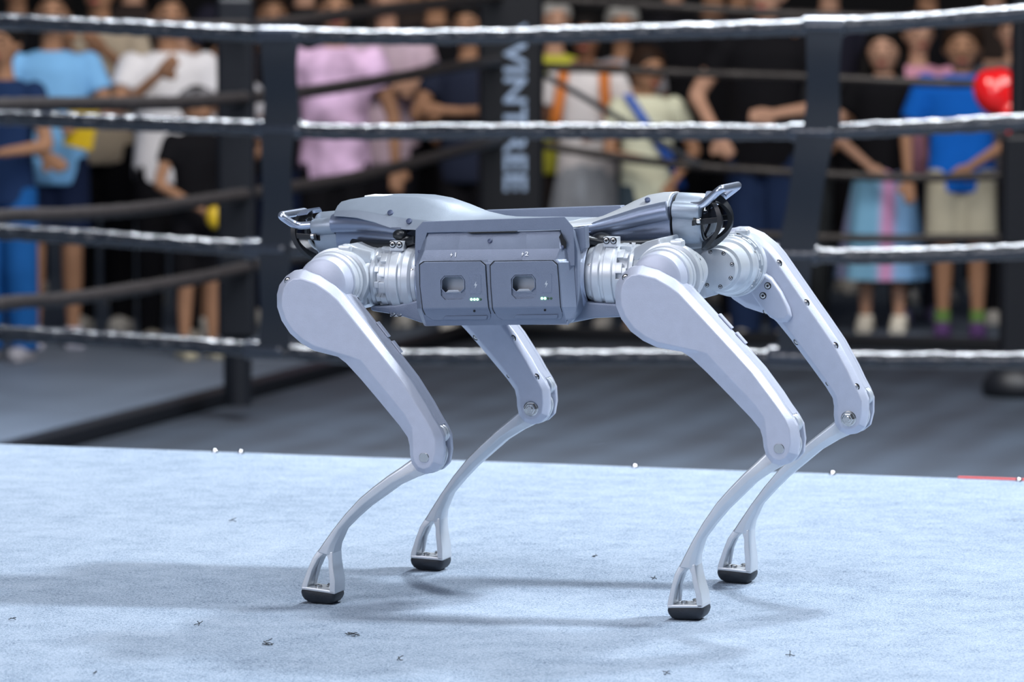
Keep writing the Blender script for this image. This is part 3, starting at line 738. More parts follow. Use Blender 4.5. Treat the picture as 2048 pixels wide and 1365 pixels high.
# --- abduction motors (axis X) ----------------------------------------------
def abd_motor(cx0, cx1, cz, side, s):
    # cx0: body side X, cx1: outer end X ; s = direction from the body
    c = Vector((cx0, side*.085, cz)); d = Vector((s, 0, 0)); L = abs(cx1-cx0)
    k = L/.075
    bm = BM(); a_lathe(bm, c, d, [(0, .040), (.006*k, .0415), (.009*k, .0415)], 56)
    root = finish(bm, 'side_swing_motor', M['cast'], robot, ang=30)
    bm = BM(); a_lathe(bm, c, d, [(.009*k, .043), (.013*k, .0455), (.022*k, .0465), (.024*k, .0455)], 56); finish(bm, 'front_flange', M['cast'], root, ang=25)
    bm = BM(); a_lathe(bm, c, d, [(.024*k, .0445), (.050*k, .0445)], 56)
    finish(bm, 'motor_body', M['cast'], root, ang=30)
    bm = BM(); a_lathe(bm, c, d, [(.029*k, .0462), (.030*k, .0475), (.043*k, .0475), (.044*k, .0465)], 56)
    for z in (1, -1):
        a_box(bm, c+d*(.0365*k)+Vector((0, side*.018, z*.0475)), (.0145*k+.006, .020, .014))
    o = finish(bm, 'clamp_ring', M['cast'], root, ang=30, bevel=.0009)
    for z in (1, -1):
        for q in (-.0052, .0052):
            hexscrew(root, c+d*(.0365*k+q)+Vector((0, side*.0285, z*.0495)), (0, side, 0), .0040)
    bm = BM(); a_lathe(bm, c, d, [(.050*k, .0375), (.066*k, .0375)], 56); finish(bm, 'rear_body', M['gap'] if False else M['cast'], root)
    bm = BM(); teeth(bm, c, d, .050*k, .060*k, .036, .0455, 12, .66, .15); teeth(bm, c, d, .060*k, .067*k, .036, .0455, 12, .4, .45)
    finish(bm, 'motor_lugs', M['cast'], root, bevel=.0007)
    bm = BM(); a_lathe(bm, c, d, [(.066*k, .040), (.070*k, .0435), (.075*k, .043), (.076*k, .038)], 56); finish(bm, 'end_cap', M['cast'], root, ang=30)
    for j in range(5):
        a = 2*PI*j/5+.25; n_ = Vector((0, math.cos(a), math.sin(a)))
        hexscrew(root, c+d*.0075*k+n_*.0412, n_, .0022)
    return root
fx0 = P(1167, 553, -.13).x; fx1 = P(1262, 553, -.13).x; fz = P(1215, 553, -.13).z
rx0 = P(829, 562, -.13).x; rx1 = P(738, 562, -.13).x; rz = P(785, 560, -.13).z
for side in (-1, 1):
    abd_motor(fx0, fx1, fz, side, 1); abd_motor(rx0, rx1, rz, side, -1)
bracket(HNF, -1, fx1, fz, True); bracket(HFF, 1, fx1, fz, True)
bracket(HNR, -1, rx1, rz, False); bracket(HFR, 1, rx1, rz, False)

# --- torso ------------------------------------------------------------------
def mir(pts): return [Vector((p.x, -p.y, p.z)) for p in pts]
core_px = [(838,470),(1146,460),(1156,500),(1157,600),(1153,625),(1134,648),(851,651),(836,612),(829,570),(829,520)]
A = [P(x, y, -.146) for x, y in core_px]
bm = BM(); a_rings(bm, [A, [Vector((p.x, .146, p.z)) for p in A]])
torso = finish(bm, 'torso', M['body'], robot, ang=30, bevel=.004); 
# belly beams towards both hip pairs
for px in ([(1130,649),(1153,600),(1180,604),(1240,608),(1300,612),(1300,632),(1240,635),(1190,637)], [(846,648),(836,600),(790,610),(740,612),(740,622),(800,632)]):
    A = [P(x, y, -.115) for x, y in px]
    bm = BM(); a_rings(bm, [A, [Vector((p.x, .115, p.z)) for p in A]]); finish(bm, 'belly_beam', M['body'], torso, ang=30, bevel=.004)
# motor flanges on the torso ends
for side in (-1, 1):
    for x_, s, z_ in ((fx0, 1, fz), (rx0, -1, rz)):
        bm = BM(); a_lathe(bm, Vector((x_-s*.014, side*.085, z_)), (s, 0, 0), [(0, .056), (.010, .054), (.013, .050), (.015, .0455), (.006, .042)], 56)
        finish(bm, 'motor_socket', M['tube'], torso, ang=30)
SC = [ # py, Y, x left, x right  (front side cover rows)
 (463,-.1470,856,1119),(499,-.1610,848,1121),(520,-.1660,839,1113),(526,-.1690,836,1117),(616,-.1695,842,1124),(640,-.1620,850,1131),(651.5,-.1575,853,1134)]
CL = [(846,-.147),(836,-.147),(831,-.147),(830,-.147),(834,-.147),(843,-.147),(849,-.147)]
CR = [(1124,-.147),(1139,-.147),(1146,-.147),(1148,-.147),(1154,-.147),(1150,-.147),(1136,-.147)]
def skew(py, x):                                  # body lines rise a little towards the front
    return py - (x-990)*0.010
def side_cover(mirror):
    rows = []
    for (py, Y, xl, xr), (cl, cy), (crx, cy2) in zip(SC, CL, CR):
        xs = [(cl, cy)] + [(xl, Y)] + [(xl+(xr-xl)*k/4, Y) for k in range(1, 4)] + [(xr, Y)] + [(crx, cy2)]
        rows.append([P(x, skew(py, x), y) for x, y in xs])
    bm = BM()
    V = [[bm.verts.new(p if not mirror else Vector((p.x, -p.y, p.z))) for p in r] for r in rows]
    for i in range(len(V)-1):
        for j in range(len(V[0])-1): bm.faces.new((V[i][j], V[i][j+1], V[i+1][j+1], V[i+1][j]))
    # close the back
    loop = [V[0][j] for j in range(len(V[0]))] + [V[i][-1] for i in range(1, len(V))] + [V[-1][j] for j in range(len(V[0])-2, -1, -1)] + [V[i][0] for i in range(len(V)-2, 0, -1)]
    try: bm.faces.new(loop)
    except Exception as ex_: print(ex_)
    return finish(bm, 'side_cover', M['body'], torso, ang=20, bevel=.0012)
B1 = [(839.8,530.4),(848,524.4),(960.7,522.9),(970.4,531.5),(972.6,565),(974.7,594.8),(977,617),(979,627),(978,636.7),(973.6,641),(862,642.5),(850,633.5),(846,620),(840.4,573.4)]
B2 = [(980.7,532.5),(988.7,523.5),(1104.7,521.8),(1114,530.4),(1117,565),(1118.6,594.8),(1120.5,616),(1122.5,627),(1121.9,634.6),(1117.6,640.4),(1001.5,642),(991.9,635.7),(985.8,619.6),(982,573)]
def poly_slab(outl, yf, yb, name, m, parent, mirror=False, bevel=0, clamp=None):
    sg = -1 if mirror else 1
    def pt(x, y, Y): p = P(x, y, Y); return Vector((p.x, p.y*sg, p.z))
    bm = BM(); a_rings(bm, [[pt(x, y, yf) for x, y in outl], [pt(x, y, yb) for x, y in outl]])
    if clamp is not None:
        bmesh.ops.bisect_plane(bm, geom=bm.verts[:]+bm.edges[:]+bm.faces[:], plane_co=CRA, plane_no=CRN)
        for v in bm.verts:
            dd_ = -(v.co-CRA).dot(CRN)
            if dd_ > 1e-5 and abs(abs(v.co.y)-abs(yf)) < 2e-4: v.co.y = sg*(yf + dd_*.48)
    return finish(bm, name, m, parent, ang=25, bevel=bevel) if parent or True else None
CRA = P(850, 617.2, -.172); _cb = P(1110, 614.2, -.172); CRN = Vector((-(_cb.z-CRA.z), 0, _cb.x-CRA.x)).normalized()
def grow(o_, k):
    cx = sum(p[0] for p in o_)/len(o_); cy = sum(p[1] for p in o_)/len(o_)
    return [(cx+(x-cx)+(k if x > cx else -k), cy+(y-cy)+(k if y > cy else -k)) for x, y in o_]
for mirror in (False, True):
    sg = -1 if mirror else 1
    def MP(x, y, Y, sg=sg): p = P(x, y, Y); return Vector((p.x, p.y*sg, p.z))
    cov = side_cover(mirror)
    # top rail frame
    ro = [(831,459.5),(845.8,443.4),(1129.4,433.7),(1147,455),(1149,507),(1149,532),(1138,532),(1132,494),(1121,459.5),(854.4,466),(838,524),(829,534)]
    bm = BM(); a_rings(bm, [[MP(x, y, -.1525) for x, y in ro], [MP(x, y, -.141) for x, y in ro]]); rail = finish(bm, 'top_rail', M['body'], torso, ang=20, bevel=.0008)
    # dark reveal slot under the rail and the hole on the right
    bm = BM(); sl = [(934,464.6),(943,467.5),(1030,465.6),(1036,462.2)]
    a_rings(bm, [[MP(x, y, -.1532) for x, y in sl], [MP(x, y, -.146) for x, y in sl]]); finish(bm, 'reveal_slot', M['gap'], cov)
    bm = BM(); sl = [(1118,474),(1122,467),(1133,485),(1131,497),(1127,497)]
    a_rings(bm, [[MP(x, y, -.158) for x, y in sl], [MP(x, y, -.148) for x, y in sl]]); finish(bm, 'reveal_slot', M['gap'], cov)
    # rubber screw caps
    for (x, y, yy, tilt) in ((979.5, 482, -.1560, .55), (1123.5, 495, -.158, .3), (840, 503, -.152, .3)):
        q = MP(x, y, yy); bm = BM(); a_lathe(bm, q, Vector((0, -sg, tilt)), [(-.002, .0032), (.0006, .0032), (.0010, .0024)], 18); finish(bm, 'screw_cap', M['cap'], cov)
    if mirror: M_=M['body']
    for bi, BB in enumerate((B1, B2)):
        bgap = poly_slab(grow(BB, 1.5), -.1702, -.150, 'battery_gap_shade', M['gap'], torso, mirror, clamp=616)  # black slab: shade of the gap around the battery, put in as colour
        bat = poly_slab(BB, -.1722, -.150, 'battery_pack', M['body'], torso, mirror, bevel=.0011, clamp=616)
        dx = 0 if bi == 0 else 141.2; dy = 0 if bi == 0 else -2.0
        oc = [(881,560.5),(888.7,552),(923,551.4),(930,560.5),(931,591.6),(925.3,599),(889.8,600),(881.9,591.6)]
        oi = [(884,561.5),(890,554.5),(922,554),(927.5,561.5),(927.5,577),(920,584),(891,585),(884,578)]
        cuts = []
        for ol, dp in ((oc, .0045), (oi, .019)):
            bm = BM(); a_rings(bm, [[MP(x+dx, y+dy, -.18) for x, y in ol], [MP(x+dx, y+dy, -.1722+dp) for x, y in ol]])
            cuts.append(finish(bm, 'cut', M['grip']))
        boolean(bgap, cuts and [cuts[0].copy() if False else cuts[0]]) if False else None
        # the black gap slab must not fill the pocket: cut it with the deep shape as well
        c2 = cuts[1].copy(); c2.data = cuts[1].data.copy(); link(c2)
        c4 = cuts[0].copy(); c4.data = cuts[0].data.copy(); link(c4)
        boolean(bgap, [c2, c4])
        c3 = cuts[1].copy(); c3.data = cuts[1].data.copy(); link(c3); boolean(cov, [c3])
        boolean(bat, cuts)
        for q_ in (bat, bgap, cov):
            for f_ in q_.data.polygons: f_.use_smooth = False
        # rim around the pocket mouth and the grip lip
        bm = BM(); n_ = len(oi); rr = []
        oo = [(905.5+(x-905.5)*1.07, 569.5+(y-569.5)*1.09) for x, y in oi]
        for ol, Y in ((oi, -.1690), (oi, -.1716), (oo, -.1716), (oo, -.1675)): rr.append([MP(x+dx, y+dy, Y) for x, y in ol])
        a_rings(bm, rr, False, False, True); finish(bm, 'grip_rim', M['body'], bat, ang=25)
        bm = BM(); sl = [(889,587),(893,584),(897,580.5),(916,580.3),(920,584),(924,586.8)]
        a_rings(bm, [[MP(x+dx, y+dy, -.1700) for x, y in sl], [MP(x+dx, y+dy, -.1660) for x, y in sl]]); finish(bm, 'grip_lip', M['grip'], bat, bevel=.0004)
        # pocket floor
        bm = BM(); a_rings(bm, [[MP(x+dx, y+dy, -.1545) for x, y in oi], [MP(x+dx, y+dy, -.150) for x, y in oi]]); finish(bm, 'pocket_floor', M['grip'], bat)
        # charge port cover with thin seam
        for k_, (g_, Y_, m_) in enumerate(((1.0, -.17225, M['dark']), (0.0, -.17250, M['body']))):
            cpo = [(941+.0-g_,550.5-g_),(960.5+g_,549.8-g_),(961.7+g_,551.5-g_),(962+g_,585.5+g_),(960.5+g_,587.6+g_),(942.5-g_,587.9+g_),(940.8-g_,586-g_+g_),(939.6-g_,552-g_)]
            bm = BM(); a_rings(bm, [[MP(x+dx, y+dy, Y_-.0001*k_) for x, y in cpo], [MP(x+dx, y+dy, -.171) for x, y in cpo]]); finish(bm, 'port_cover', m_, bat)
        bolt = [(952.5,563),(948,571.5),(951,571.5),(949.5,578),(954.5,569),(951.5,569)]
        bm = BM(); a_rings(bm, [[MP(x+dx, y+dy, -.1728) for x, y in bolt], [MP(x+dx, y+dy, -.1722) for x, y in bolt]]); tag(finish(bm, 'bolt_emblem', M['cast'], bat), 'faint lightning emblem')
        for li, lx in enumerate((942.8, 949, 955, 961.3)):
            q = MP(lx+dx, 598.8+dy+.4, -.1721); on = li < (3 if bi == 0 else 2)
            bm = BM(); a_lathe(bm, q, (0, -sg, 0), [(-.001, .0019), (.0004, .0019), (.0009, .0011)], 14); tag(finish(bm, 'indicator_light', M['led'] if on else M['ledoff'], bat), 'lit green indicator' if on else 'unlit dark indicator')
        q = MP(948.6+dx, 622.5+dy*.9, -.1706); bm = BM(); a_lathe(bm, q, (0, -sg, -.35), [(-.003, .0016), (.0006, .0016)], 12); finish(bm, 'reset_hole', M['gap'], bat)
        bm = BM(); sl = [(885,640),(890.5,632.8),(974.5,632),(973,639.5)] ; zc = 616
        def yy(y): return -.1722 - (P(930+dx,y+dy,-.172)-CRA).dot(CRN)*.48
        a_rings(bm, [[MP(x+dx, y+dy, yy(y)-.0012) for x, y in sl], [MP(x+dx, y+dy, yy(y)+.001) for x, y in sl]]); finish(bm, 'lower_lip', M['body'], bat, bevel=.0004)
    # printed marks: lightning sign and number
    for bx, n_ in ((0, '1'), (142.5, '2')):
        dy = 0 if bx == 0 else -1.8
        q = MP(911+bx, 510+dy, -.1648); nrm = Vector((0, -sg, .26)).normalized()
        R3 = Matrix((Vector((sg, 0, 0)), Vector((0, 0, 1)) - nrm*nrm.z, nrm)).transposed()
        R3 = Matrix((Vector((sg, 0, 0)), nrm.cross(Vector((sg, 0, 0))), nrm)).transposed()
        text(n_, .0082, M['white'], 'number_mark', cov, Matrix.Translation(q) @ R3.to_4x4(), .0003, 1, 1.25)
        bo = [(903.8,505.5),(900,510.8),(902.3,510.8),(900.6,515),(905.6,508.8),(903.2,508.8)]
        bm = BM(); a_rings(bm, [[MP(x+bx, y+dy, -.1648+(y-510)*-.0002) for x, y in bo], [MP(x+bx, y+dy, -.160) for x, y in bo]]); finish(bm, 'lightning_mark', M['white'], cov)

# --- top shells ---------------------------------------------------------------
def Zw(x, y, w_): return P(x-417*w_, y, -w_).z
def section_loft(st, name, m, parent, bevel=.0015, ang=22):
    # st: x at centre line, list of (halfwidth, y px) from the top centre outward/down
    rings = []
    for x, prof in st:
        X = P(x, prof[0][1], 0).x
        half = [Vector((X, -w_, Zw(x, y, w_))) for w_, y in prof]
        rings.append(half + [Vector((p.x, -p.y, p.z)) for p in reversed(half)])
    bm = BM(); a_rings(bm, rings); return finish(bm, name, m, parent, ang=ang, bevel=bevel)
rear_st = [
 (697,[(.012,402.5),(.034,404),(.050,412),(.062,423),(.066,433)]),
 (718,[(.012,397),(.036,398.5),(.052,406),(.066,421),(.070,434)]),
 (748,[(.012,392.6),(.038,394),(.054,403.5),(.070,421),(.076,437)]),
 (785,[(.012,391.6),(.038,393),(.054,404.5),(.076,427),(.082,446)]),
 (820,[(.012,391.8),(.038,393.2),(.054,405.5),(.082,433),(.088,457)]),
 (852,[(.012,393),(.038,394.6),(.056,407),(.086,437),(.094,460)]),
 (890,[(.010,398.5),(.034,400.5),(.056,413),(.090,441),(.100,461)]),
 (925,[(.010,409),(.030,411.5),(.056,424),(.092,445),(.104,462)]),
 (965,[(.010,424),(.028,427),(.056,437),(.094,449),(.106,463)]),
 (1010,[(.010,436),(.028,437.5),(.056,442),(.096,450),(.108,463)]),
 (1070,[(.010,439),(.028,440),(.056,443),(.096,449),(.108,461)]),
 (1150,[(.010,442),(.028,443),(.056,446),(.096,450),(.106,460)])]
shell = section_loft(rear_st, 'rear_top_shell', M['shell'], torso)
front_st = [
 (1150,[(.010,442),(.028,443),(.056,446),(.096,450),(.106,460)]),
 (1180,[(.010,441),(.026,441.5),(.048,443),(.078,447),(.086,455)]),
 (1215,[(.010,431),(.024,432),(.044,435),(.068,443),(.074,450)]),
 (1245,[(.010,417),(.022,418.5),(.040,424),(.060,434),(.066,445)]),
 (1275,[(.009,401),(.020,402.5),(.036,410),(.052,424),(.058,437)]),
 (1300,[(.008,390),(.018,391.5),(.032,399),(.046,413),(.052,429)]),
 (1325,[(.008,385.6),(.018,387),(.030,394),(.042,407),(.047,421)]),
 (1352,[(.008,384.4),(.018,386),(.029,392),(.040,403),(.044,415)])]
fshell = section_loft(front_st, 'front_top_shell', M['cast'], torso)
# dark screw caps on the shells
for (x, y, Y) in ((780.5,425.5,-.0780),(818,442.5,-.0905)):
    q = P(x, y, Y); bm = BM(); a_lathe(bm, q, (0, -1, .75), [(-.004, .0042), (.001, .0042), (.0014, .003)], 20); finish(bm, 'screw_cap', M['cap'], shell)
    bm = BM(); q = Vector((q.x, -q.y, q.z)); a_lathe(bm, q, (0, 1, .75), [(-.004, .0042), (.001, .0042), (.0014, .003)], 20); finish(bm, 'screw_cap', M['cap'], shell)
for (x, y, Y) in ((1295,399.5,-.038),):
    q = P(x, y, Y); bm = BM(); a_lathe(bm, q, (0, -.75, 1), [(-.004, .0040), (.0012, .0040), (.0016, .003)], 20); finish(bm, 'screw_cap', M['cap'], fshell)
# small pad on top of the rear shell
q = P(758, 393, 0.0); bm = BM(); a_box(bm, q+Vector((0,0,.0006)), (.030, .045, .003)); finish(bm, 'top_mark', M['white'], shell, bevel=.001)
# lower shells: round necks under the top shells
def neck(st, name, m):
    rings = []
    for x, cy, rz_, hw in st:
        c = P(x, cy, 0); rz = rz_/1395.0
        rings.append([Vector((c.x, hw*math.copysign(abs(math.cos(a))**.8, math.cos(a)), c.z + rz*math.copysign(abs(math.sin(a))**.8, math.sin(a)))) for a in [2*PI*k/36 for k in range(36)]])
    bm = BM(); a_rings(bm, rings); return finish(bm, name, m, torso, ang=40)
neck([(1148,470,20,.080),(1185,468,20,.070),(1220,464,22,.060),(1260,456,30,.052),(1300,447,40,.045),(1330,440,46,.0395),(1353,436.5,49,.0372)], 'front_neck', M['dark'])
neck([(850,470,16,.095),(815,468,20,.085),(780,466,24,.072),(745,464,32,.058),(715,463,40,.046),(690,463,46,.040)], 'rear_neck', M['dark'])
# side ducts that widen into the head (upper rounded rib under the seam)
for sg in (-1, 1):
    pts = [(1175,463,.078,.006),(1215,456,.066,.009),(1260,445,.056,.012),(1300,433,.049,.0135),(1340,424,.044,.014),(1352,422,.0435,.014)]
    bm = BM(); a_tube(bm, [Vector((P(x, y, 0).x, sg*w_, Zw(x, y, w_))) for x, y, w_, r_ in pts], [r_ for *_, r_ in pts], 20); finish(bm, 'side_rib', M['dark'], fshell, ang=50)
    pts = [(845,462,.085,.008),(810,455,.075,.010),(770,449,.064,.012),(730,447,.054,.013),(700,447,.047,.0135),(688,447,.046,.0135)]
    bm = BM(); a_tube(bm, [Vector((P(x, y, 0).x, sg*w_, Zw(x, y, w_))) for x, y, w_, r_ in pts], [r_ for *_, r_ in pts], 20); finish(bm, 'side_rib', M['dark'], shell, ang=50)
# heads with sensor domes, guards and carry handles
def head(xa, xb, cy, s, name, rpx, tilt):
    ca = P(xa, cy, 0); cb = P(xb, cy, 0); r = rpx/1395.0
    d = Vector((s, 0, tilt)).normalized(); L = (cb-ca).length
    bm = BM(); a_lathe(bm, ca, d, [(-.004, r-.006), (.0005, r-.004), (.0015, r), (L-.005, r), (L-.001, r-.002), (L, r-.004), (L-.001, r-.006), (L-.010, r-.009)], 64)
    # shoulders carrying the handle
    for sg in (-1, 1):
        c = ca + Vector((s*.002, sg*(r-.002), r*.36)); prof = [(0, .0105), (.001, .0125), (L-.006, .0125), (L-.002, .0110), (L-.001, .009)]
        a_lathe(bm, c, d, prof, 28)
    h = finish(bm, 'sensor_head', M['shell'], torso, ang=32)
    bm = BM(); a_lathe(bm, ca-d*.002, d, [(-.002, r-.0035), (.003, r-.0035)], 48); finish(bm, 'gap_ring', M['gap'], h)
    f = ca + d*(L-.010)
    bm = BM(); a_lathe(bm, f, d, [(0, r-.0065), (.011, r-.0065), (.012, r-.0085)], 48); finish(bm, 'lens_bezel', M['black'], h)
    bm = BM()
    a_lathe(bm, f+d*.011, d, [((r-.009)*.72*math.sin(t), (r-.009)*math.cos(t)) for t in [k*PI/2/12 for k in range(13)]], 48); finish(bm, 'lens_dome', M['lens'], h, ang=60)
    # guard: an upright flat ring in front, held by two side arms
    g0 = f + d*.038 + Vector((0, 0, -.004)); e = Vector((0, 1, 0)); upv = e.cross(d); upv = upv if upv.z > 0 else -upv
    lean_ = .004 if s > 0 else .012
    bm = BM(); ringO = []; ringI = []
    n_ = 48
    R = [[] for _ in range(4)]
    for k in range(n_):
        a = 2*PI*k/n_
        so = 1/ (abs(math.cos(a))**3.2+abs(math.sin(a))**3.2)**(1/3.2)
        vy, vz = math.cos(a)*so, math.sin(a)*so
        bow = -d*(.024*vz*vz) + d*(lean_*vz)
        for j, (rad, t) in enumerate(((1.0, -.0035), (1.0, .0035), (.74, .0035), (.74, -.0035))):
            R[j].append(g0 + e*(vy*(.034*rad)) + upv*(vz*(.0405*rad)) + bow + d*t)
    a_rings(bm, R, False, False, True); gr = finish(bm, 'sensor_guard', M['black'], h, ang=40, bevel=0)
    for sg in (-1, 1):
        bm = BM(); pa = ca + d*(L-.012) + Vector((0, sg*(r-.001), -.004)); pb = g0 + e*(sg*.031) - d*.002 + upv*.006
        a_rings(bm, [[pa+Vector((0,-.0012,-.0045)), pa+Vector((0,.0012,-.0045)), pa+Vector((0,.0012,.0045)), pa+Vector((0,-.0012,.0045))], [pb+Vector((0,-.0012,-.004)), pb+Vector((0,.0012,-.004)), pb+Vector((0,.0012,.004)), pb+Vector((0,-.0012,.004))]])
        finish(bm, 'guard_arm', M['black'], h, bevel=.001)
        c = ca + d*(L-.004) + Vector((0, sg*(r+.001), .000)); bm = BM(); a_lathe(bm, c, d, [(-.004, .0065), (.000, .0065)], 20); 
        finish(bm, 'screw_seat', M['black'], h)
        hexscrew(h, c, d, .0050)
        bm = BM(); a_lathe(bm, c, d, [(0, .0048), (.005, .0048), (.006, .004)], 14); tag(finish(bm, 'guard_screw', M['steel'], h, ang=30), 'bright steel screw')
    # shiny top eyebrow of the guard
    bm = BM(); rings = []
    for k in range(13):
        vy = -1+2*k/12
        c = g0 + e*(vy*.032) + upv*(.0415*(1-.14*abs(vy)**3)) - d*.018 + d*(.006*abs(vy))
        rings.append([c - d*.011 + upv*.000, c + d*.004 + upv*-.001, c + d*.004 + upv*.0015, c - d*.011 + upv*.0025])
    a_rings(bm, rings); finish(bm, 'guard_brow', M['dark'], h, ang=40)
    return h, ca, d, L, r
hf, caF, dF, LF, rF = head(1356, 1413, 435.5, 1, 'front', 51, -.03)
hr, caR, dR, LR, rR = head(688, 640, 465, -1, 'rear', 46, -.10)
def handle(pts, parent, r=.0056):
    # rounded corners
    path = []
    for i, p in enumerate(pts):
        p = Vector(p)
        if 0 < i < len(pts)-1:
            a = Vector(pts[i-1]); b_ = Vector(pts[i+1]); ra = min(.010, (a-p).length*.45); rb = min(.010, (b_-p).length*.45)
            q0 = p + (a-p).normalized()*ra; q1 = p + (b_-p).normalized()*rb
            for k in range(7):
                t = k/6; path.append(q0*(1-t)**2 + p*2*t*(1-t) + q1*t*t)
        else: path.append(p)
    bm = BM(); a_tube(bm, path, r, 20); return finish(bm, 'carry_handle', M['tube'], parent, ang=60)
ya = -(rF-.001); yb = -(rR-.001)
def hpts(pts): return pts + [Vector((p.x, -p.y, p.z)) for p in reversed(pts)]
handle(hpts([P(1382,412,ya), P(1405,411,ya-.002), P(1441,378,-.052)]), hf)
handle(hpts([P(622,450,yb), P(591,452,yb-.002), P(560,431,-.054)]), hr)
# cable bundle and dark parts between shells and motors
for (x, y, Y, r_) in ((1203,482,-.075,.014),(1222,486,-.09,.008),(800,470,-.09,.009),(812,482,-.085,.011)):
    bm = BM(); a_sph(bm, P(x, y, Y), (r_*1.2, r_, r_*.9), 3); finish(bm, 'cable_boot', M['black'], torso, ang=60)
for sg in (-1, 1):
    for (pa, pb) in (((1165,478,.10),(1330,484,.06)), ((830,480,.10),(705,486,.06))):
        A = P(pa[0], pa[1], -pa[2]); Bq = P(pb[0], pb[1], -pb[2])
        if sg > 0: A.y *= -1; Bq.y *= -1
        bm = BM(); a_tube(bm, smooth_path([A, A.lerp(Bq, .3)+Vector((0,0,-.006)), A.lerp(Bq, .7)+Vector((0,0,-.004)), Bq], 6), .006, 12); finish(bm, 'cable', M['black'], torso)
# neck post joining torso and front shell (light vertical web)
for sg in (-1, 1):
    px = [(1146,458),(1170,452),(1172,497),(1158,505),(1148,505)]
    A = [P(x, y, -.135) for x, y in px]; Bq = [P(x-4, y-1, -.115)+Vector((-.0,0,0)) for x, y in px]
    Bq = [Vector((a.x, -.115, a.z)) for a in A]
    A = [Vector((p.x, p.y*-sg, p.z)) for p in A]; Bq = [Vector((p.x, p.y*-sg, p.z)) for p in Bq]
    bm = BM(); a_rings(bm, [A, Bq]); finish(bm, 'corner_web', M['body'], torso, bevel=.002)
# ------------------------------------------------------------------ lint on the carpet
M['lint'] = mat('dark_lint', (0.05, 0.055, 0.06), 0.9)
lints = [(705,1273,.022,'curly dark lint tuft on the felt, right of the near rear foot'),(535,1291,.020,'long dark lint thread on the felt, below the near rear foot'),
 (397,1252,.012,'small dark lint curl on the felt, lower left'),(465,1045,.014,'small dark lint on the felt, left of the near rear calf'),
 (1580,1314,.012,'dark lint speck on the felt, below the far front foot'),(1190,1115,.010,'small dark lint on the felt, between the far feet'),
 (25,1242,.012,'thin dark lint at the left edge of the felt'),(1308,1160,.010,'tiny dark lint left of the near front calf'),
 (190,1350,.008,'dark lint speck near the bottom left of the felt'),(1333,1350,.010,'dark lint speck near the bottom edge of the felt'),
 (800,1322,.010,'faint lint thread on the felt, below the robot body')]
for x, y, L, lb in lints:
    L *= .8; c = G(x, y, 0); bm = BM()
    for k in range(2 if L < .012 else 4):
        p = Vector((0, 0, .0012)); a = rng.random()*6.28; pts = [p.copy()]
        for j in range(7):
            a += rng.uniform(-.8, .9); p = p + Vector((math.cos(a)*L/5, math.sin(a)*L/5, rng.uniform(-.0003, .0012))); p.z = max(.0008, p.z); pts.append(p.copy())
        m_ = sum((q for q in pts), Vector())/len(pts); pts = [q-Vector((m_.x, m_.y, 0)) for q in pts]
        a_tube(bm, smooth_path(pts, 3), .0006, 5)
    o = finish(bm, 'lint', M['lint']); o.location = (c.x, c.y, 0.0002); tag(o, lb, 'lint', 'lint on the felt')

# ------------------------------------------------------------------ the crowd
MC = {}
def cm(col, rough=0.85, var=0.08, vs=9, name='cloth', bump=.3):
    k = (name, tuple(round(c, 3) for c in col), var)
    if k not in MC: MC[k] = mat(name, col, rough, 0, bump, 60, var, vs, spec=0.12)
    return MC[k]
SK = {'light': (.46,.27,.19), 'tan': (.33,.18,.11), 'deep': (.20,.10,.06)}
HAIR = {'black': (.006,.005,.005), 'brown': (.022,.012,.008), 'grey': (.35,.35,.34)}
ARMS = {
 'down': ((.150,-.005,.635), (.165,.045,.50)),
 'phone': ((.150,.055,.655), (.060,.175,.765)),
 'clasped': ((.160,.03,.640), (.030,.150,.545)),
 'cross': ((.150,.06,.660), (-.045,.120,.680)),
 'hold': ((.155,.04,.635), (.070,.170,.62)),
 'wide': ((.20,.02,.66), (.25,.10,.56))}
def seg(bm, p0, p1, r0, r1, n=10):
    a_cyl(bm, p0, p1, r0, r1, n); a_sph(bm, p1, r1, 1); a_sph(bm, p0, r0, 1)
def rings_z(bm, rs, n=16, cx=0, cy=0):
    a_rings(bm, [[Vector((cx+rx*math.cos(2*PI*k/n), cy+oy+ry*math.sin(2*PI*k/n), z)) for k in range(n)] for z, rx, ry, oy in rs])
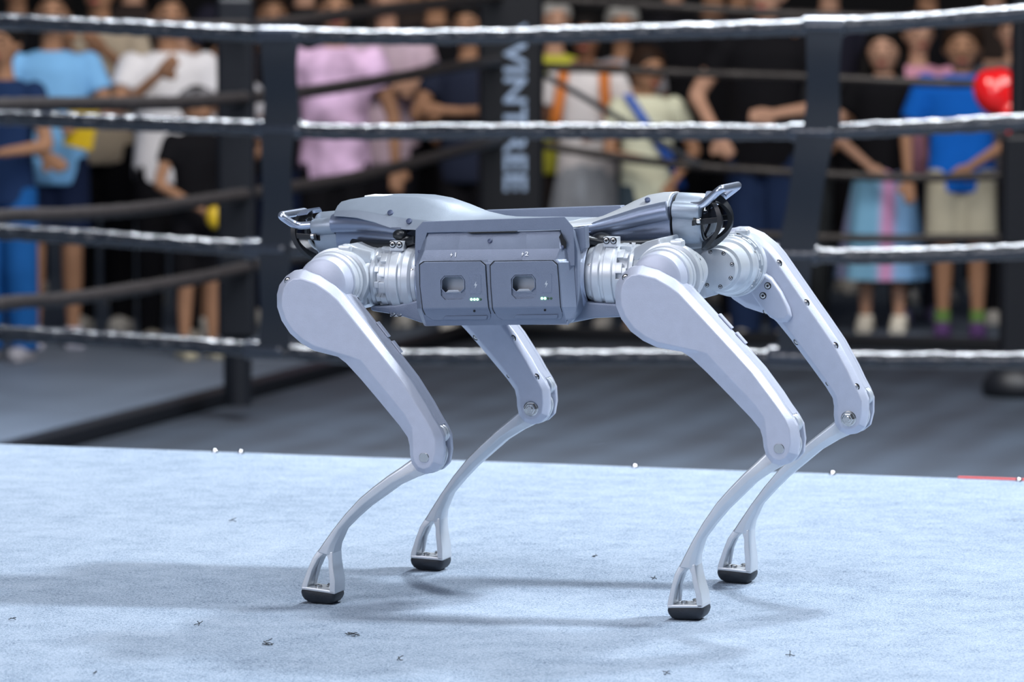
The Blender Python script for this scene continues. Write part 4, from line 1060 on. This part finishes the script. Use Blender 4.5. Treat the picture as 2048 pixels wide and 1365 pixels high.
def person(px, fy, top, label, shirt, legs, legcol, skin='light', hair='black', style='short', armL='down', armR='down', turn=0, child=False,
           shoe=(.6,.58,.54), sleeve=.5, cap=None, socks=None, var=.08, build=1.0, lean=0.0):
    base = G(px, fy, FLZ); dep = (base-CAM).dot(DV); s = F/dep; H = (fy-top)/s/0.995
    root = empty('person', base); tag(root, label, 'person', 'spectators behind the ring')
    hf = 1.17 if child else 1.0; bw = build*(1.03 if child else 1.0)
    R = Matrix.Rotation(math.radians(turn)+YAW+PI, 4, 'Z')
    MW = Matrix.Translation(base) @ R @ Matrix.Scale(H, 4)
    def fin(bm, name, m, vox, it=4, par=None):
        bm.transform(MW); return remesh(bm, name, m, vox, par or root, it)
    def V(x, y, z): return Vector((x, y, z))
    hz = .925 if not child else .905
    skm = cm(SK[skin], .55, .05, 8, 'skin', .05)
    J = {}
    for sd, ar in ((1, armL), (-1, armR)):       # +x local is image left
        e_, w_ = ARMS[ar] if isinstance(ar, str) else ar
        J[sd] = (V(sd*.098*bw, 0, .79), V(sd*e_[0]*bw, e_[1], e_[2]), V(sd*w_[0], w_[1], w_[2]))
    stance = .055
    LG = {sd: (V(sd*.046, 0, .505), V(sd*.052, .012, .275), V(sd*stance, -.005, .045)) for sd in (1, -1)}
    # body: one continuous surface
    bm = BM()
    rings_z(bm, [(.47,.070*bw,.050,0),(.50,.086*bw,.060,0),(.545,.084*bw,.058,0),(.62,.070*bw,.050,0),(.70,.082*bw,.058,0),(.765,.092*bw,.058,0),(.80,.080*bw,.046,0),(.825,.045,.036,0)])
    seg(bm, V(0,-.004,.80), V(0,.006,hz-.045), .032, .028)
    a_sph(bm, V(0,.004,hz+.012), (.049*hf,.060*hf,.058*hf), 3); a_sph(bm, V(0,.014,hz-.020), (.038*hf,.042*hf,.042*hf), 2)
    a_sph(bm, V(0,.028,hz-.046*hf), (.018,.018,.014), 2)
    a_cyl(bm, V(0,.056*hf,hz+.012), V(0,.069*hf,hz-.012), .005, .0095, 8); a_sph(bm, V(0,.067*hf,hz-.013), .0085, 1)
    for sd in (1, -1):
        a_sph(bm, V(sd*.050*hf,-.002,hz-.002), (.007,.012,.018), 1)
        a_sph(bm, V(sd*.021,.052*hf,hz+.022), (.016,.008,.005), 1)
        sh, el, wr = J[sd]
        seg(bm, sh, el, .029*bw, .022); seg(bm, el, wr, .022, .0145)
        d = (wr-el).normalized(); side_ = d.cross(V(0,1,0)) if abs(d.y) < .8 else d.cross(V(0,0,1)); side_.normalize(); nrm = side_.cross(d)
        pc_ = wr + d*.026
        rot_ = Matrix((side_, d, nrm)).transposed()
        a_sph(bm, pc_, (.021,.028,.011), 2, rot_)
        for f_ in range(4):
            b0 = wr + d*.045 + side_*(f_-1.5)*.0115; ln = (.020,.025,.023,.017)[f_]
            m1 = b0 + d*ln*.9 - nrm*.003*sd; m2 = m1 + d*ln*.6 - nrm*.012
            seg(bm, b0-d*.012, m1, .0062, .0058, 6); seg(bm, m1, m2, .0058, .0050, 6)
        t0 = wr + d*.014 + side_*.016*sd; t1 = t0 + (d*.6+side_*.8*sd).normalized()*.022; t2 = t1 + (d*.95+side_*.1*sd)*.018
        seg(bm, t0, t1, .0080, .0068, 6); seg(bm, t1, t2, .0068, .0058, 6)
        hp, kn, an = LG[sd]
        seg(bm, hp, kn, .047*bw, .031); seg(bm, kn, kn.lerp(an,.35)+V(0,-.008,0), .031, .030); seg(bm, kn.lerp(an,.35)+V(0,-.008,0), an, .030, .018)
        a_sph(bm, an+V(0,.030,-.025), (.022,.052,.016), 2)
    fin(bm, 'body', skm, .0105, 3)
    # face details
    for sd in (1, -1):
        bm = BM(); a_sph(bm, V(sd*.020,.0565*hf,hz+.011), (.0085,.0045,.0045), 2); bm.transform(MW); finish(bm, 'eye', cm((.02,.015,.015), .2, 0, 1, 'eye'), root)
        bm = BM(); a_sph(bm, V(sd*.021,.0585*hf,hz+.027), (.012,.004,.0028), 2); bm.transform(MW); finish(bm, 'eyebrow', cm(HAIR['black'], .8, 0, 1, 'hair'), root)
    bm = BM(); a_sph(bm, V(0,.0555*hf,hz-.031*hf), (.015,.0065,.0048), 2); bm.transform(MW); finish(bm, 'mouth', cm((.38,.10,.09), .4, 0, 1, 'lips'), root)
    # hair
    hm_ = cm(HAIR[hair], .6, .2, 20, 'hair', .5)
    bm = BM(); a_sph(bm, V(0,-.007,hz+.026), (.0565*hf,.0640*hf,.0585*hf), 3)
    a_sph(bm, V(.012,.030*hf,hz+.052*hf), (.036,.028,.018), 2)
    if style == 'long':
        rings_z(bm, [(.74,.050,.016,-.045),(.80,.060,.026,-.045),(.86,.060,.035,-.035),(hz,.055*hf,.045,-.022)])
        for sd in (1, -1): seg(bm, V(sd*.048*hf,.010,hz+.01), V(sd*.060,.030,.80), .016, .012)
    elif style == 'tail':
        seg(bm, V(0,-.062*hf,hz+.03), V(0,-.095,hz-.05), .018, .020); seg(bm, V(0,-.095,hz-.05), V(0,-.085,hz-.13), .020, .008)
    elif style == 'bob':
        for sd in (1, -1): seg(bm, V(sd*.045*hf,-.004,hz+.015), V(sd*.047*hf,0,hz-.045), .019, .017)
        a_sph(bm, V(0,-.030,hz-.02), (.050,.040,.045), 2)
    fin(bm, 'hair', hm_, .009, 4)
    if cap:
        cmt = cm(cap, .8, .05, 9, 'cap_cloth')
        bm = BM(); rings_z(bm, [(hz+.040,.058*hf,.066*hf,-.004),(hz+.058,.056*hf,.063*hf,-.004),(hz+.075,.044*hf,.048*hf,-.004),(hz+.086,.020,.022,-.004)])
        bm.transform(MW); cp2 = finish(bm, 'cap', cmt, root, ang=50)
        bm = BM(); rings_z(bm, [(hz+.040,.046,.045,.055),(hz+.045,.044,.043,.055)]); bm.transform(MW); finish(bm, 'visor', cmt, cp2, ang=50)
    # shirt
    sm = cm(shirt, .85, var, 7, 'shirt_cloth'); bm = BM()
    rings_z(bm, [(.455,.094*bw,.070,0),(.50,.096*bw,.072,0),(.57,.090*bw,.068,.002),(.64,.088*bw,.066,.002),(.72,.096*bw,.068,.002),(.775,.104*bw,.066,0),(.808,.088*bw,.052,-.002),(.828,.046,.042,-.004)])
    for sd in (1, -1):
        sh, el, wr = J[sd]
        if sleeve > 1: seg(bm, sh, el, .037*bw, .030); seg(bm, el, el.lerp(wr, sleeve-1), .030, .024)
        else: a_cyl(bm, sh, sh.lerp(el, max(sleeve, .15)), .037*bw, .036*bw, 14); a_sph(bm, sh, .037*bw, 2)
    fin(bm, 'shirt', sm, .012, 5)
    # legwear
    lm = cm(legcol, .85, .10, 7, 'leg_cloth') if isinstance(legcol, tuple) else legcol; bm = BM()
    if legs in ('trousers', 'shorts', 'wide'):
        rings_z(bm, [(.465,.086*bw,.064,0),(.50,.093*bw,.068,0),(.56,.086*bw,.064,0)])
        for sd in (1, -1):
            hp, kn, an = LG[sd]; wd = 1.25 if legs == 'wide' else 1.0
            if legs == 'shorts': a_cyl(bm, hp+V(0,0,.02), kn.lerp(hp,.12)+V(sd*.004,0,0), .054*bw, .052*bw, 14)
            else: seg(bm, hp, kn, .054*bw, .043*wd); a_cyl(bm, kn, an+V(0,0,-.012), .043*wd, .034*wd, 14)
        fin(bm, 'trousers' if legs != 'shorts' else 'shorts', lm, .011, 4)
    else:
        n_ = 48; zt = .56; zb = .175; rg = []
        for k in range(9):
            t = k/8; z = zt+(zb-zt)*t; rr = .078+.068*t**.85
            rg.append([V((rr*bw+.008*t*math.sin(9*a))*math.cos(a), (rr*.82+.008*t*math.sin(9*a))*math.sin(a), z) for a in [2*PI*q/n_ for q in range(n_)]])
        a_rings(bm, rg); bm.transform(MW); finish(bm, 'skirt', lm, root, ang=60)
    for sd in (1, -1):
        an = LG[sd][2]
        bm = BM(); a_sph(bm, an+V(0,.034,-.022), (.030,.064,.024), 2); a_cyl(bm, an+V(0,-.006,-.035), an+V(0,-.004,.012), .030, .025, 12); a_box(bm, an+V(0,.024,-.040), (.050,.120,.010))
        fin(bm, 'shoe', cm(shoe, .6, .05, 9, 'shoe'), .008, 3)
        if socks: bm = BM(); a_cyl(bm, an+V(0,0,-.01), an+V(0,-.002,.040), .024, .025, 14); bm.transform(MW); finish(bm, 'sock', cm(socks, .8, .05, 9, 'sock'), root)
    return root, MW, J
# striped skirt cloth
sk = bpy.data.materials.new('striped_skirt_cloth'); sk.use_nodes = True; nt = sk.node_tree; b = nt.nodes['Principled BSDF']; b.inputs['Roughness'].default_value = .8
tc = nt.nodes.new('ShaderNodeTexCoord'); sx = nt.nodes.new('ShaderNodeSeparateXYZ'); nt.links.new(tc.outputs['Generated'], sx.inputs[0])
cr = nt.nodes.new('ShaderNodeValToRGB'); nt.links.new(sx.outputs[0], cr.inputs[0]); cr.color_ramp.interpolation = 'LINEAR'
el = cr.color_ramp.elements; el[0].position = 0.0; el[0].color = (.12,.30,.50,1); el[1].position = 1.0; el[1].color = (.10,.26,.50,1)
for p_, c_ in ((.12,(.45,.42,.70,1)),(.22,(.25,.55,.80,1)),(.50,(.22,.50,.75,1)),(.58,(.62,.30,.55,1)),(.64,(.62,.30,.55,1)),(.70,(.22,.42,.72,1))):
    e = el.new(p_); e.color = c_
nt.links.new(cr.outputs[0], b.inputs['Base Color'])
BK = (.005,.005,.007); NV = (.008,.015,.045); DK = (.011,.011,.016)
person(14, 722, 45, 'person in a navy tee and wide bright blue trousers at the left edge', (.012,.03,.09), 'wide', (.01,.09,.30), 'tan', armR='hold', armL='down', shoe=(.3,.3,.34), turn=-20)
p2 = person(108, 694, -18, 'person in a light blue tee and dark shorts, second from the left', (.20,.46,.80), 'shorts', NV, 'tan', armL='clasped', armR='hold', turn=8, shoe=(.5,.5,.6), build=1.05)
person(205, 664, -70, 'person in a beige shirt standing behind the light blue tee', (.42,.36,.28), 'trousers', BK, 'tan', sleeve=.6, armR='phone', armL='phone', turn=-10)
person(340, 690, -14, 'person in a plain white tee and black trousers, holding a phone up', (.72,.72,.76), 'trousers', BK, 'tan', armL='phone', armR='down', turn=14, shoe=(.4,.36,.3), build=1.08)
person(446, 668, 62, 'child in a grey and white tee beside the left rope tie', (.55,.56,.62), 'shorts', BK, 'tan', child=True, armL='clasped', armR='clasped', turn=12, var=.3)
p6 = person(398, 716, 172, 'small child in black with a grey cap, left of the left rope tie', BK, 'shorts', BK, 'tan', child=True, cap=(.18,.18,.20), armL='clasped', armR='clasped', turn=25, shoe=(.55,.50,.36))
person(545, 645, -10, 'brown-haired person in dark clothes behind the left rope tie', DK, 'trousers', NV, 'tan', 'brown', 'long', armL='clasped', armR='down', turn=10)
person(672, 688, -26, 'person in a lavender tie-dye tee, between the left tie and the corner pad', (.60,.42,.62), 'trousers', BK, 'tan', armL='down', armR='down', var=.55, turn=5, build=1.08, shoe=(.4,.38,.36))
person(775, 650, -50, 'person in a pale pink tee standing behind the tie-dye tee', (.58,.45,.55), 'trousers', DK, 'light', armL='cross', armR='cross', var=.3, turn=-8)
person(872, 640, -70, 'tall person dressed in black, left of the corner pad', BK, 'trousers', BK, 'tan', armL='clasped', armR='clasped', sleeve=1.7, build=1.15, turn=8)
person(938, 668, 10, 'person in dark navy with a bare forearm, right against the corner pad', (.015,.02,.04), 'trousers', BK, 'tan', armL='cross', armR='cross', turn=-12)
person(1108, 640, 2, 'light-haired person with a yellow-green top, just right of the corner pad', (.50,.50,.06), 'trousers', (.05,.04,.04), 'light', 'grey', armL='down', armR='phone', turn=10)
p13 = person(1172, 664, 32, 'person in a white tee with an orange backpack, right of the corner pad', (.66,.64,.66), 'skirt', (.34,.37,.42), 'deep', 'black', 'bob', armL='down', armR='hold', turn=-10, shoe=(.6,.58,.55))
person(1243, 634, 12, 'grey-haired person behind the orange backpack wearer', (.30,.30,.34), 'trousers', DK, 'tan', 'grey', armL='down', armR='down')
p15 = person(1292, 685, 92, 'child in a cream tee with a blue bag strap', (.60,.62,.48), 'shorts', (.04,.06,.08), 'tan', 'brown', child=True, armL='hold', armR='clasped', turn=22, shoe=(.5,.45,.4))
person(1424, 664, -95, 'broad person dressed all in black, behind the front shell of the robot', BK, 'trousers', BK, 'tan', armL='down', armR='down', build=1.35, sleeve=.9, shoe=(.5,.45,.44))
p17 = person(1530, 692, -60, 'person in a black tee with one bare bent arm, left of the right rope tie', BK, 'wide', (.012,.025,.07), 'light', armL=((.17,.02,.66),(.10,.12,.56)), armR='hold', turn=-18, build=1.1)
person(1605, 652, 40, 'person in charcoal clothes hidden behind the right rope tie', (.03,.03,.035), 'trousers', (.04,.045,.05), 'tan', armL='down', armR='clasped')
person(1764, 664, 50, 'long-haired girl in a black tee and pale blue striped skirt with white shoes', BK, 'skirt', sk, 'light', 'black', 'long', armL='clasped', armR='down', turn=-10, child=True, shoe=(.80,.76,.66))
person(1832, 640, 28, 'person in a pink tee standing between the striped skirt and the boy in blue', (.62,.30,.42), 'trousers', (.05,.05,.07), 'light', 'brown', 'tail', armL='down', armR='clasped', turn=10, shoe=(.30,.26,.45))
person(1920, 674, 42, 'boy in a bright blue tee and khaki shorts, left of the red glove', (.005,.11,.50), 'shorts', (.40,.38,.30), 'tan', 'brown', child=True, armL='down', armR='clasped', turn=-6, shoe=(.10,.05,.16), socks=(.12,.22,.06), sleeve=.7, build=1.12)
person(2022, 648, 24, 'person in a grey top behind the red glove at the right edge', (.10,.10,.12), 'trousers', BK, 'light', 'black', armL='down', armR='down', turn=-10)
back = [(40,'behind the navy tee at the left edge','tan'),(270,'behind the beige and white shirts','light'),(490,'behind the child in the grey tee','tan'),(612,'left of the lavender tie-dye tee, second row','light'),
 (830,'behind the pale pink tee, second row','tan'),(1010,'hidden behind the corner pad','tan'),(1345,'between the cream tee and the broad black figure, second row','light'),(1475,'right of the broad black figure, second row','tan'),
 (1655,'behind the right rope tie, second row','light'),(1850,'between the pink tee and the blue tee, rearmost row','tan'),(1985,'behind the boy in the blue tee, second row','light')]
for i, (x, lb, skn) in enumerate(back):
    person(x, 604 if i % 2 else 584, -75-(i*37 % 40), 'person in dark clothes '+lb, [BK, (.03,.022,.02), (.02,.02,.035)][i % 3], 'trousers', BK, skn, 'black', ['short','long','bob'][i % 3], armL=['down','cross','clasped'][i % 3], armR=['down','cross','clasped'][i % 3], sleeve=[1.7,.5,.6][i % 3], turn=(i*23 % 31)-15)
# things the crowd holds
def held(name, MW, J, sd, off, make, m, label, cat):
    w = MW @ J[sd][2]; bm = BM(); make(bm, Vector(w)+Vector(off)); o = finish(bm, name, m, None, bevel=.004); rebase(o, Vector(w)+Vector(off)); tag(o, label, cat); return o
d_ = -ydir
M['yellow'] = mat('yellow_plastic', (.70,.48,.02), .4); M['orange'] = mat('orange_cloth', (.55,.16,.02), .7)
held('snack_bag', p2[1], p2[2], -1, (0.03,-.06,.0), lambda bm, c: (a_box(bm, c, (.13,.03,.17), Matrix.Rotation(.2,3,'Y'))), M['yellow'], 'yellow snack bag held by the person in the light blue tee', 'bag')
held('toy', p6[1], p6[2], -1, (0,-.07,-.02), lambda bm, c: (a_sph(bm, c, (.035,.03,.05), 3), a_sph(bm, c+Vector((0,0,.06)), .028, 3)), M['yellow'], 'small yellow toy held by the child with the grey cap', 'toy')
# orange backpack straps and bag
root = p13[0]; MW = p13[1]
bp_ = empty('backpack', MW @ Vector((0,-.10,.66))); tag(bp_, 'orange backpack worn over the white tee, right of the corner pad', 'backpack')
for sd in (1, -1):
    bm = BM(); pts = [MW @ Vector(q) for q in ((sd*.060,-.075,.79),(sd*.062,-.02,.838),(sd*.064,.045,.818),(sd*.072,.076,.74),(sd*.086,.072,.66),(sd*.094,.0,.60),(sd*.07,-.08,.60))]
    pts = smooth_path(pts, 5); rr = [];
    for i, q in enumerate(pts): rr.append([q + v_ for v_ in (rdir*.024-ydir*.006, rdir*.024+ydir*.006, -rdir*.024+ydir*.006, -rdir*.024-ydir*.006)])
    a_rings(bm, rr); finish(bm, 'shoulder_strap', M['orange'], bp_)
bm = BM(); a_box(bm, MW @ Vector((0,-.125,.70)), (.30,.15,.40), rot); finish(bm, 'bag_body', M['orange'], bp_, bevel=.04, segs=3)
# blue bag strap of the child
MW = p15[1]; bm = BM(); pts = smooth_path([MW @ Vector(q) for q in ((.085,.03,.835),(.05,.080,.76),(0,.088,.68),(-.06,.084,.60),(-.105,.05,.52))], 5)
a_rings(bm, [[q + v_ for v_ in (rdir*.022-ydir*.005, rdir*.022+ydir*.005, -rdir*.022+ydir*.005, -rdir*.022-ydir*.005)] for q in pts])
o = finish(bm, 'bag_strap', mat('blue_webbing', (.01,.08,.40), .6)); rebase(o, pts[0]); tag(o, 'blue bag strap across the cream tee', 'strap')
# phone in the raised hand
w_ = p17[1] @ p17[2][-1][2]
mwp = None
